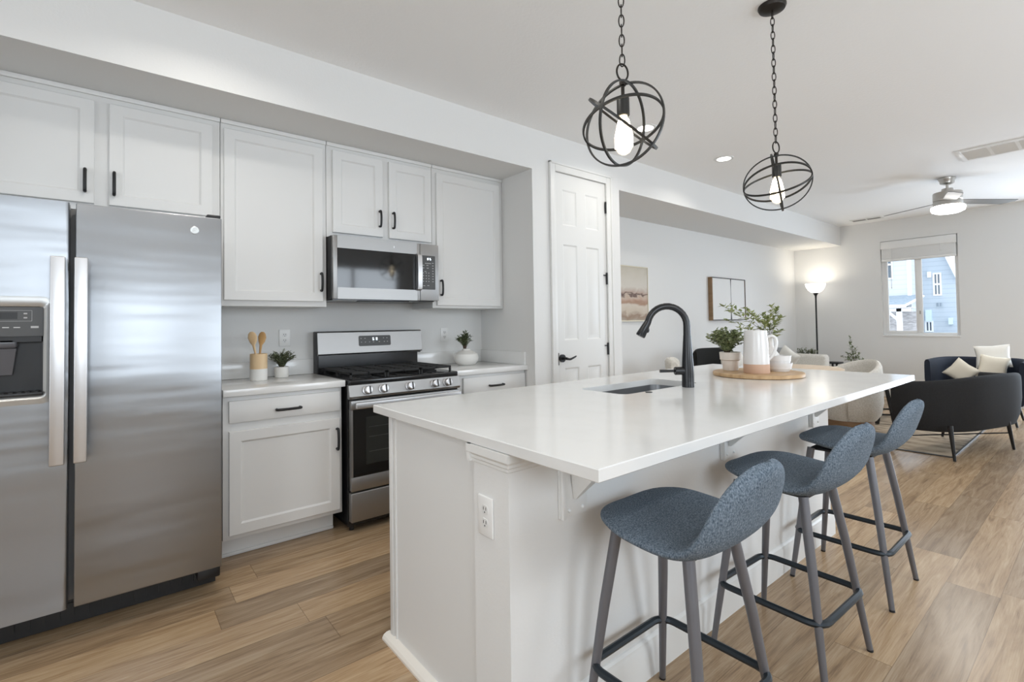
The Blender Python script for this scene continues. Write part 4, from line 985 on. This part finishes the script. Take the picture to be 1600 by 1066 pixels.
# ------------------------------------------------------------------ things on the kitchen counter
cx_, cy_ = .705, 3.38; CZ = .9143
t = thing('utensil_crock', 'wood and white utensil crock on the short counter', 'crock', (cx_, cy_, CZ))
b = MB(); b.lathe([(.001, 0), (.047, 0), (.049, .002), (.049, .072)], (cx_, cy_, CZ), 36, True, False); obj('ceramic_base', b, M['ceramic2'], t, label='white lower half')
b = MB(); b.lathe([(.049, .072), (.049, .165), (.044, .166), (.044, .075), (.001, .074)], (cx_, cy_, CZ), 36, False, True); obj('wood_sleeve', b, M['spoon1'], t, label='pale wood upper half')
def spoon(mat, foot, top, headw, label):
    foot, top = Vector(foot), Vector(top); d = (top-foot).normalized(); s = Vector((.776, -.63, 0)); s = (s-d*s.dot(d)).normalized(); n = d.cross(s)
    L = (top-foot).length; b = MB(); rings = []
    for u, w, th in ((0, .006, .005), (.45, .0065, .005), (.62, .009, .005), (.72, .8*headw, .005), (.84, headw, .0045), (.94, .75*headw, .004), (.99, .3*headw, .003)):
        c = foot+d*L*u; rings.append([c+s*w*cos(a)+n*th*sin(a)+(n*.006 if u > .7 else n*0) for a in [2*pi*i/14 for i in range(14)]])
    b.loft(rings); tag(obj('wooden_spoon', b, mat, loc=tuple(foot)), label, 'spoon', 'wooden spoons in the crock')
spoon(M['spoon1'], (cx_-.004, cy_-.02, CZ+.077), (cx_-.046, cy_-.004, CZ+.305), .030, 'paler wooden spoon leaning left in the crock')
spoon(M['spoon2'], (cx_+.004, cy_+.024, CZ+.077), (cx_+.024, cy_+.016, CZ+.304), .026, 'darker honey-brown wooden spoon standing right in the crock')
sx_, sy_ = .862, 3.475
t = thing('potted_plant', 'small fine-leaved plant in a white pot next to the utensil crock', 'plant', (sx_, sy_, CZ))
b = MB(); b.lathe([(.001, 0), (.040, 0), (.042, .003), (.044, .068), (.041, .069), (.039, .058), (.001, .057)], (sx_, sy_, CZ), 30); obj('pot', b, M['ceramic2'], t)
b = MB(); rnd = random.Random(5); leaves(b, None, bush((sx_, sy_, CZ+.058), 90, .125, .085, rnd), 20, .018, .0042, rnd, tip=.15); obj('foliage', b, [M['leafdark'], M['twig']], t, smooth=False)
vx, vy = 2.235, 3.35
t = thing('potted_plant', 'sprig of dark foliage in a squat round white vase, right of the range', 'plant', (vx, vy, CZ))
b = MB(); b.lathe([(.001, 0), (.060, 0), (.075, .006), (.097, .035), (.101, .060), (.092, .090), (.060, .110), (.034, .120), (.030, .132), (.026, .132), (.028, .118), (.001, .10)], (vx, vy, CZ), 40); obj('vase', b, M['ceramic2'], t)
b = MB(); rnd = random.Random(9); leaves(b, None, bush((vx-.012, vy, CZ+.125), 60, .150, .072, rnd), 16, .026, .0056, rnd, tip=.3); obj('foliage', b, [M['leafdark'], M['twig']], t, smooth=False)

# ------------------------------------------------------------------ bar stools
def stool_shell():
    pr0 = spline([(.200, .640), (.165, .655), (.10, .660), (.02, .652), (-.08, .646), (-.150, .658), (-.200, .705), (-.232, .775), (-.256, .835), (-.275, .882)], 90)
    ln = [0]
    for a, c in zip(pr0, pr0[1:]): ln.append(ln[-1]+sqrt((a[0]-c[0])**2+(a[1]-c[1])**2))
    prof = []; K = 44
    for i in range(K+1):
        sp = (1-cos(pi*i/K))/2; sp = .5*sp+.5*i/K
        k = min(range(len(ln)), key=lambda q: abs(ln[q]/ln[-1]-sp)); s_ = ln[k]/ln[-1]
        w = .230
        if s_ < .36: w *= (1-((.36-s_)/.36)**2.5)**.5
        if s_ > .50: w *= 1-.08*min(1, (s_-.50)/.2)
        if s_ > .64: w *= (1-((s_-.64)/.36)**2.3)**.5
        prof.append((*pr0[k], max(w, .012)))
    n = len(prof); sp_of = [i/(n-1) for i in range(n)]; m = 24; top = []; bot = []
    for i, (y, z, w) in enumerate(prof):
        a = prof[max(i-1, 0)]; c = prof[min(i+1, n-1)]
        ty, tz = c[0]-a[0], c[1]-a[1]; l = sqrt(ty*ty+tz*tz); ty, tz = ty/l, tz/l
        ny, nz = -tz*-1, ty*-1                      # normal pointing up off the seat and forward off the back
        ny, nz = tz, -ty
        if nz < 0 and i < n/2: ny, nz = -ny, -nz
        s = sp_of[i]; rowt = []; rowb = []
        back = max(0, (s-.5)/.5)
        for j in range(m+1):
            tt = -1+2*j/m; tt = sin(tt*pi/2)
            k = sqrt(max(0, 1-abs(tt)**3.2))*sqrt(max(0, 1-abs(2*s-1)**9))
            th = (.027-.006*back)*k
            x = w*tt; yy = y+.040*back*(1-back*.6)*tt*tt; zz = z+.014*(1-back)*tt*tt*(1 if s > .12 else s/.12)
            rowt.append((x, yy+ny*th, zz+nz*th)); rowb.append((x, yy-ny*th, zz-nz*th))
        top.append(rowt); bot.append(rowb)
    b = MB(); bm = b.bm
    rings = [t_[:] + bo[::-1][1:-1] for t_, bo in zip(top, bot)]
    b.loft(rings); bmesh.ops.remove_doubles(bm, verts=bm.verts, dist=1e-5)
    return b
def make_stool(label):
    t = thing('bar_stool', label, 'stool', (0, 0, 0), 'bar stools along the island')
    obj('seat_shell', stool_shell(), M['denim'], t, local=True, ang=60)
    b = MB(); b.box(-.105, .105, -.115, .135, .606, .618, .003); b.box(-.05, .05, -.05, .05, .615, .640); obj('swivel_plate', b, M['blackmatte'], t, local=True)
    for sx in (-1, 1):
        for sy in (-1, 1):
            b = MB(); b.tube([(sx*.118, sy*.118+.008, .618), (sx*.150, sy*.148+.004, .40), (sx*.198, sy*.196, 0.004)], [.0165, .0155, .0105], 14); b.cyl((sx*.1985, sy*.1965, 0), (sx*.1975, sy*.1955, .008), .0108, n=14, mi=1)
            obj('leg', b, [M['stoolleg'], M['blackmatte']], t, local=True)
    b = MB(); r = .05; q = .186; pts = []
    for cx0, cy0, a0 in ((q-r, -q+r, -90), (q-r, q-r, 0), (-q+r, q-r, 90), (-q+r, -q+r, 180)):
        for i in range(6):
            a = radians(a0+90*i/5); pts.append((cx0+r*cos(a), cy0+r*sin(a), .225))
    b.tube(pts, .0120, 8, True); obj('foot_ring', b, M['steelblue'], t, local=True)
    return t
st = make_stool('blue-grey tweed bar stool nearest the camera'); st.location = (1.288, .832, 0); st.rotation_euler = (0, 0, 0)
dup(st, None, (2.005, .815, 0), radians(-2), 'blue-grey tweed bar stool in the middle of the three')
dup(st, None, (2.757, .826, 0), radians(0), 'blue-grey tweed bar stool farthest from the camera, by the end of the island')

# ------------------------------------------------------------------ pictures on the dining wall
t = thing('framed_painting', 'cream and brown abstract landscape painting beside the pantry wall', 'picture', (4.7, 3.608, 1.575))
b = MB(); x0, x1, z0, z1 = 4.36, 5.05, 1.252, 1.905; w = .010
b.box(x0, x0+w, 3.575, 3.607, z0, z1); b.box(x1-w, x1, 3.575, 3.607, z0, z1); b.box(x0+w, x1-w, 3.575, 3.607, z0, z0+w); b.box(x0+w, x1-w, 3.575, 3.607, z1-w, z1); obj('frame', b, M['framelight'], t)
b = MB(); b.box(x0+w, x1-w, 3.580, 3.600, z0+w, z1-w); obj('canvas', b, M['painting'], t)
t = thing('framed_print', 'white print with one thin dark vertical line in a deep frame', 'picture', (7.03, 3.608, 1.555))
b = MB(); x0, x1, z0, z1, yf = 6.50, 7.47, 1.250, 1.862, 3.545; w = .012
b.box(x0, x0+w, yf, 3.607, z0, z1, mi=1); b.box(x1-w, x1, yf, 3.607, z0, z1, mi=1); b.box(x0+w, x1-w, yf, 3.607, z0, z0+w, mi=1); b.box(x0+w, x1-w, yf, 3.607, z1-w, z1, mi=1)
b.box(x0, x1, yf-.003, yf, z0, z0+w); b.box(x0, x1, yf-.003, yf, z1-w, z1); b.box(x1-w, x1, yf-.003, yf, z0, z1); obj('frame', b, [M['frameblack'], M['framewood']], t)
b = MB(); b.box(x0+w, x1-w, yf+.006, yf+.02, z0+w, z1-w); pc = obj('canvas', b, M['mat_white'], t)
b = MB(); xm = 7.035; zz = z0+w; 
for (xa, xb2, za, zb2) in ((.020, .008, 0, .10), (.008, .004, .10, .26), (.004, .003, .26, .45), (.003, .008, .45, .55), (.008, .014, .55, z1-z0-2*w)):
    b.loft([[(xm-xa, yf+.004, zz+za), (xm+xa, yf+.004, zz+za), (xm+xa, yf+.0065, zz+za), (xm-xa, yf+.0065, zz+za)], [(xm-xb2, yf+.004, zz+zb2), (xm+xb2, yf+.004, zz+zb2), (xm+xb2, yf+.0065, zz+zb2), (xm-xb2, yf+.0065, zz+zb2)]])
obj('ink_line', b, M['frameblack'], pc)

# ------------------------------------------------------------------ floor lamp
lx, ly = 9.2, 3.18
t = thing('floor_lamp', 'black torchiere floor lamp with a lit white bowl in the far corner', 'lamp', (lx, ly, 0))
b = MB(); b.lathe([(.001, 0), (.13, 0), (.13, .012), (.11, .022), (.02, .03), (.001, .03)], (lx, ly, 0), 32); obj('base', b, M['blackmatte'], t)
b = MB(); b.cyl((lx, ly, .025), (lx, ly, 1.62), .0125, n=14); b.lathe([(.0125, 1.60), (.016, 1.64), (.040, 1.685), (.045, 1.69), (.001, 1.692)], (lx, ly, 0), 24); obj('pole', b, M['blackmatte'], t)
b = MB(); b.lathe([(.03, 1.690), (.075, 1.705), (.115, 1.745), (.142, 1.80), (.150, 1.845), (.146, 1.845), (.137, 1.80), (.11, 1.75), (.07, 1.712), (.001, 1.70)], (lx, ly, 0), 36, False, True); obj('bowl', b, M['bowl'], t)
l = bpy.data.lights.new('floor_lamp_light', 'POINT'); l.energy = 3.0; l.color = (1, .93, .82); l.shadow_soft_size = .06
o = bpy.data.objects.new('floor_lamp_light', l); COL.objects.link(o); o.location = (lx, ly, 1.79)

# ------------------------------------------------------------------ living and dining furniture
t = thing('area_rug', 'faded beige area rug with a thin dark border on the living room floor', 'rug', (7.3, 2.0, 0))
b = MB(); b.box(5.76, 7.72, .95, 2.60, .001, .010, .003); obj('rug_field', b, M['rug'], t)
b = MB()
for q in ((5.745, 7.735, .935, .9495), (5.745, 7.735, 2.6005, 2.615), (5.745, 5.7595, .95, 2.60), (7.7205, 7.735, .95, 2.60)): b.box(*q, .001, .011)
obj('rug_border', b, M['panelgrey'], t)

def tub_chair(name, label, center, w_dir, width, depth, z0, z1, mat, legs, ex=2.6, th=.10, zarm=None, group=None, sh=.21, front=0):
    """barrel chair: shell swept around the back; w_dir along its width, front = w_dir rotated +90"""
    W_ = Vector((*w_dir, 0)).normalized(); F_ = Vector((-W_.y, W_.x, 0)); C = Vector((*center, 0))
    t = thing(name, label, 'armchair', (*center, 0), group)
    n = 40; rings = []
    hw, hd = width/2, depth
    zarm = z1 if zarm is None else zarm
    def plan(a, s):            # a from 0 (left front) to pi (right front) round the back
        ca, sa = cos(a), sin(a)
        x = -math.copysign(abs(ca)**(2/ex), ca)*hw*s; y = (1-abs(sa)**(2/ex)*1.0)*hd
        return x, hd*.5-(hd*.5-y)*1.0 if False else (hd-(hd)*abs(sa)**(2/ex)*s-(0 if s == 1 else 0))
    prof = [(.84, z0), (.92, z0+.015), (.97, z0+.10), (1.0, z0+.26), (1.0, z1-.08), (.995, z1-.03), (.97, z1-.005), (.94, z1), (.90, z1-.005), (.875, z1-.03), (.87, z1-.10), (.86, z0+.22)]
    for i in range(n+1):
        a = pi*i/n; r = []
        drop = (z1-zarm)*(abs(cos(a))**2.0)
        for s, z in prof:
            x, y = plan(a, s); zz = z-drop*max(0, (z-z0)/(z1-z0)); r.append(C+W_*x+F_*y+Vector((0, 0, zz)))
        rings.append(r)
    b = MB(); b.loft(rings, True); obj('back_shell', b, mat, t, ang=50)
    # seat
    b = MB(); pts = []
    for i in range(n+1):
        a = pi*i/n; x, y = plan(a, .885); pts.append((x, y))
    if front: pts = [(pts[0][0]*.9, pts[0][1]+front)]+pts+[(pts[-1][0]*.9, pts[-1][1]+front)]
    top = [C+W_*x+F_*y for x, y in pts]
    def lvl(s, z): 
        cc = sum(top, Vector())/len(top); return [cc+(p-cc)*s+Vector((0, 0, z)) for p in top]
    b.loft([lvl(.93, z0+.005), lvl(1.0, z0+.06), lvl(1.0, z0+sh-.04), lvl(.97, z0+sh-.01), lvl(.90, z0+sh)]); obj('seat_cushion', b, mat, t, ang=50)
    for (p0, p1) in legs:
        b = MB(); b.tube([p0, p1], [.019, .011], 12); obj('leg', b, M['blackmatte'], t)
    return t
ctr = (6.235, .668)
lv = tub_chair('loveseat', 'charcoal tub loveseat with its curved back to the camera, beyond the stools', ctr, (.958, -.284), 1.56, .47, .215, .72, M['charcoal'],
          [((5.635, .930, .30), (5.612, .904, .004)), ((6.44, .66, .30), (6.515, .630, .004)), ((6.56, 1.10, .30), (6.64, 1.16, .017)), ((5.83, 1.30, .30), (5.79, 1.40, .017))], ex=2.7, zarm=.665, sh=.19)
lv['category'] = 'sofa'
b = MB(); b.tube([(6.48, .645, .16), (5.80, 1.455, .10)], .006, 8); obj('stretcher', b, M['blackmatte'], lv)
lv2 = tub_chair('armchair', 'navy armchair with pillows behind the charcoal loveseat', (8.52, 1.05), (0, 1), .86, .88, .25, .74, M['navy'],
          [((8.35, .78, .28), (8.40, .72, .004)), ((8.35, 1.32, .28), (8.40, 1.38, .004)), ((7.85, .78, .28), (7.80, .72, .004)), ((7.85, 1.32, .28), (7.80, 1.38, .004))], ex=4, sh=.12)
def cushion(name, label, c, wv, hv, w, h, th, mat, cat='pillow', group=None):
    c, wv, hv = Vector(c), Vector(wv).normalized(), Vector(hv).normalized(); nv = wv.cross(hv).normalized(); b = MB(); n = 14; bm = b.bm
    def pt(i, j, s):
        u, v = -1+2*i/n, -1+2*j/n
        pu, pv = u*(1-.10*(1-abs(v))**1.0*abs(u)**2), v*(1-.10*(1-abs(u))*abs(v)**2)
        k = max(0, (1-u**4)*(1-v**4))**.6
        return c+wv*pu*w/2+hv*pv*h/2+nv*s*th/2*k
    G = {}
    for s in (1, -1):
        for i in range(n+1):
            for j in range(n+1):
                e = i in (0, n) or j in (0, n)
                if e and s == -1: G[(s, i, j)] = G[(1, i, j)]
                else: G[(s, i, j)] = bm.verts.new(pt(i, j, s))
        for i in range(n):
            for j in range(n):
                q = [G[(s, i, j)], G[(s, i+1, j)], G[(s, i+1, j+1)], G[(s, i, j+1)]]; bm.faces.new(q if s == 1 else q[::-1])
    return tag(obj(name, b, mat, loc=tuple(c), ang=70), label, cat, group)
cushion('pillow', 'large ivory pillow standing on its corner at the left of the navy armchair', (7.93, 1.19, .585), (-.15, .75, .62), (.10, -.62, .75), .25, .25, .09, M['pillow'], group='pillows on the navy armchair')
cushion('pillow', 'ivory pillow lying lower between the other two on the navy armchair', (8.03, .925, .645), (-.1, .98, .16), (.2, -.16, .95), .26, .28, .10, M['pillow'], group='pillows on the navy armchair')
cushion('pillow', 'white pillow with two raised corners at the back of the navy armchair', (8.22, .945, .765), (-.1, .98, -.10), (.25, .10, .95), .32, .28, .11, M['pillow2'], group='pillows on the navy armchair')

# cream chairs around the pale table
def barrel(name, label, c, ang, r, z0, z1, mat, base_mat, plinth=True, arc=250):
    t = thing(name, label, 'chair', (*c, 0), 'cream boucle chairs round the table')
    C = Vector((*c, 0)); n = 40; rings = []; a0 = radians(ang)
    for i in range(n+1):
        u = -1+2*i/n; a = a0+radians(arc/2)*u
        d = Vector((cos(a), sin(a), 0)); zt = z1-.24*abs(u)**1.7
        h = zt-z0
        rings.append([C+d*r*q+Vector((0, 0, z0+h*v)) for q, v in ((.80, 0), (.93, .10), (1.0, .30), (1.0, .80), (.985, .93), (.94, .99), (.88, 1.0), (.82, .97), (.78, .90), (.77, .45), (.77, .1))])
    b = MB(); b.loft(rings, True); obj('back_shell', b, mat, t, ang=60)
    b = MB(); b.lathe([(.001, z0), (r*.80, z0), (r*.86, z0+.05), (r*.83, z0+.17), (r*.76, z0+.20), (.001, z0+.21)], (*c, 0), 36); obj('seat_cushion', b, mat, t)
    b = MB()
    b.lathe([(r*.70, .03), (r*.74, .035), (r*.74, z0-.005), (.001, z0-.001)], (*c, 0), 36); b.lathe([(.001, .0115), (r*.55, .0115), (r*.55, .032), (.001, .032)], (*c, 0), 30)
    obj('wood_base', b, base_mat, t)
M['darkwood'] = P('warm_brown_wood', (.23, .13, .065), .45, var=((6, 6, 30), (.33, .20, .11), .3, .7))
barrel('swivel_chair', 'cream boucle swivel chair with a wood drum base at the far end of the island', (6.42, 1.93), -38, .33, .13, .785, M['boucle'], M['darkwood'])
def dining_chair(name, label, c, ang, w, z0, z1, mat, group=None):
    t = thing(name, label, 'chair', (*c, 0), group); C = Vector((*c, 0)); F = Vector((cos(radians(ang)), sin(radians(ang)), 0)); R = Vector((F.y, -F.x, 0))
    m = Matrix(((R.x, F.x, 0), (R.y, F.y, 0), (0, 0, 1)))
    def tr(b):
        for v in b.bm.verts: v.co = C+m@v.co
        return b
    b = MB(); b.box(-w/2, w/2, -.22, .24, .40, .49, .03, 4); obj('seat', tr(b), mat, t)
    b = MB(); rings = []
    for i in range(13):
        u = -1+2*i/12; x = u*w/2*1.02; y = -.25+.07*u*u; zt = z1-.03*abs(u)**6
        rings.append([(x, y-.035, z0), (x, y-.04, (z0+zt)/2), (x, y-.05, zt-.03), (x, y-.03, zt), (x, y+.0, zt), (x, y+.02, zt-.03), (x, y+.03, z0)])
    b.loft(rings); obj('backrest', tr(b), mat, t, ang=50)
    for sx in (-1, 1):
        b = MB(); b.box(sx*w/2-.03, sx*w/2+.03, -.24, .16, .62, .66, .012, 3); b.box(sx*w/2-.02, sx*w/2+.02, .10, .14, .42, .63, .008); obj('armrest', tr(b), mat, t)
        for sy in (-.2, .2):
            b = MB(); b.tube([(sx*(w/2-.05), sy, .41), (sx*(w/2-.01), sy*1.1, .003)], [.017, .011], 10); obj('leg', tr(b), M['blackmatte'], t)
    return t
dining_chair('dining_chair', 'black upholstered dining chair behind the faucet and the potted plant', (5.75, 2.98), -105, .60, .45, .905, M['blackfab'])
dining_chair('dining_chair', 'cream upholstered dining chair just behind the faucet', (4.62, 2.72), -60, .46, .45, .865, M['boucle'])
cushion('pillow', 'crumpled white pillow on the seat of the black dining chair', (5.715, 2.87, .68), (.97, -.26, .12), (.03, .20, .95), .34, .32, .15, M['pillow2'])
t = thing('round_table', 'round pale wood table partly hidden behind the island', 'table', (5.45, 2.12, 0))
b = MB(); b.lathe([(.001, .712), (.43, .712), (.45, .720), (.45, .745), (.44, .75), (.001, .75)], (5.45, 2.12, 0), 48); obj('tabletop', b, P('pale_oak', (.62, .47, .33), .4, var=((3, 30, 3), (.70, .56, .42), .3, .7)), t)
b = MB(); b.lathe([(.001, 0), (.21, 0), (.20, .02), (.06, .06), (.05, .5), (.10, .711), (.001, .712)], (5.45, 2.12, 0), 28); obj('pedestal', b, M['blackmatte'], t)
# branches in a white vase on that table
vx, vy, vz = 5.50, 2.36, .7505
t = thing('branch_vase', 'white vase with tall light green branches on the pale table', 'vase', (vx, vy, vz))
b = MB(); b.lathe([(.001, 0), (.06, 0), (.09, .03), (.10, .08), (.085, .13), (.05, .18), (.035, .22), (.034, .30), (.040, .32), (.034, .32), (.028, .29), (.03, .22), (.001, .16)], (vx, vy, vz), 32); obj('vase_body', b, M['ceramic'], t)
rnd = random.Random(21); b = MB(); stems = []
L2 = Vector((-.776, .63, 0))
for (l, f2, hh) in ((.50, 0, .30), (.42, .1, .36), (.34, -.1, .32), (.22, .05, .30), (.46, .12, .20), (.08, 0, .26), (-.02, .1, .24), (-.08, -.05, .32), (-.12, .05, .18), (.02, -.1, .34), (-.05, .1, .14), (.12, -.05, .18), (.55, .05, .36), (-.14, 0, .08), (-.10, -.08, .22), (.05, .12, .10), (-.03, -.1, .02), (.40, -.05, .12)):
    c0 = Vector((vx, vy, vz+.30)); e = c0+L2*l*.92+Vector((.63, .776, 0))*f2+Vector((0, 0, hh)); mid = c0+L2*l*.45+Vector((.63, .776, 0))*f2*.4+Vector((0, 0, hh*.62))
    stems.append(spline([tuple(c0), tuple(mid), tuple(e)], 7))
leaves(b, None, stems, 22, .062, .017, rnd, tip=.40); obj('branches', b, [M['leaflight'], M['twig']], t, smooth=False)
# cream sofa by the end wall, pillows, planter
t = thing('sofa', 'cream boucle sofa under the floor lamp by the end wall', 'sofa', (8.45, 3.1, 0))
b = MB(); b.box(8.52, 8.70, 2.83, 3.56, .12, .695, .05, 4); obj('back', b, M['boucle'], t)
b = MB(); b.box(7.85, 8.52, 2.83, 3.56, .12, .42, .05, 4); obj('seat', b, M['boucle'], t)
for (x, y) in ((7.92, 2.9), (7.92, 3.5), (8.64, 2.9), (8.64, 3.5)):
    b = MB(); b.cyl((x, y, .003), (x, y, .13), .018, n=10); obj('leg', b, M['blackmatte'], t)
cushion('pillow', 'grey pillow leaning at the left of the cream sofa', (8.12, 3.36, .66), (.3, .95, .1), (-.3, -.1, .9), .36, .36, .14, M['pillowgrey'])
cushion('pillow', 'white pointed pillow in front of the grey one on the cream sofa', (7.90, 3.14, .66), (.2, .8, .55), (-.2, -.55, .8), .32, .32, .13, M['pillow2'])
t = thing('planter', 'low planter of dark succulents on the console behind the cream sofa', 'plant', (8.98, 3.27, .56))
b = MB(); b.box(8.92, 9.04, 3.10, 3.44, .56, .66, .01); obj('trough', b, M['cream'], t)
b = MB(); rnd = random.Random(31); st_ = []
for k in range(26):
    y = rnd.uniform(3.14, 3.40); c0 = Vector((8.98, y, .65)); e = c0+Vector((rnd.uniform(-.05, .05), rnd.uniform(-.06, .06), rnd.uniform(.05, .11))); st_.append([tuple(c0), tuple(c0.lerp(e, .5)), tuple(e)])
leaves(b, None, st_, 9, .045, .010, rnd, tip=.1); obj('foliage', b, [M['leafdark'], M['twig']], t, smooth=False)
t = thing('console_table', 'narrow black side table at the foot of the floor lamp', 'table', (8.98, 3.1, 0))
b = MB(); b.box(8.84, 9.06, 2.76, 3.50, .535, .56, .003); obj('tabletop', b, M['blackmatte'], t)
for (x, y) in ((8.86, 2.85), (9.04, 2.85), (8.86, 3.48), (9.04, 3.48)):
    b = MB(); b.box(x-.012, x+.012, y-.012, y+.012, 0, .535); obj('leg', b, M['blackmatte'], t)
# coffee table with black frame legs and vase of olive twigs
t = thing('coffee_table', 'coffee table on black metal legs beyond the swivel chair', 'table', (7.25, 2.0, 0))
b = MB(); b.box(6.88, 7.65, 1.70, 2.35, .425, .452, .004); obj('tabletop', b, P('oak_top', (.55, .40, .27), .4, var=((3, 30, 3), (.62, .47, .33), .3, .7)), t)
b = MB(); b.box(6.90, 7.63, 1.72, 2.33, .400, .424); obj('apron', b, M['blackmatte'], t)
for (x, y, dx, dy_) in ((6.91, 1.73, -.02, .05), (6.98, 1.70, .02, -.06), (7.6, 1.74, .03, -.03), (7.6, 2.3, .03, .03), (6.93, 2.3, -.03, .03)):
    b = MB(); b.tube([(x, y, .41), (x+dx, y+dy_, .019)], .021, 4); obj('leg', b, M['blackmatte'], t)
for z in (.125, .19):
    b = MB(); b.tube([(6.89, 1.80, z), (7.0, 1.64, z)], .010, 6); obj('cross_bar', b, M['blackmatte'], t)
tx, ty = 7.02, 2.02
t = thing('twig_vase', 'pale vase of olive twigs on the coffee table', 'vase', (tx, ty, .4525))
b = MB(); b.lathe([(.001, 0), (.05, 0), (.075, .03), (.085, .09), (.07, .15), (.04, .20), (.036, .25), (.032, .25), (.034, .20), (.001, .14)], (tx, ty, .4525), 30); obj('vase_body', b, M['ceramic2'], t)
rnd = random.Random(14); b = MB(); stems = []
for (l, f2, hh) in ((.05, 0, .34), (.03, .05, .28), (.10, 0, .14), (.16, .02, .10), (-.02, 0, .20), (-.07, .03, .12), (-.10, -.03, .05), (.06, -.05, .22), (-.05, 0, .08), (.02, .05, .12), (.12, -.03, .05)):
    c0 = Vector((tx, ty, .4525+.24)); e = c0+L2*l+Vector((.63, .776, 0))*f2+Vector((0, 0, hh)); stems.append([tuple(c0), tuple(c0.lerp(e, .5)+Vector((0, 0, .02))), tuple(e)])
leaves(b, None, stems, 12, .048, .011, rnd, tip=.3); obj('twigs', b, [M['leafdark'], M['twig']], t, smooth=False)
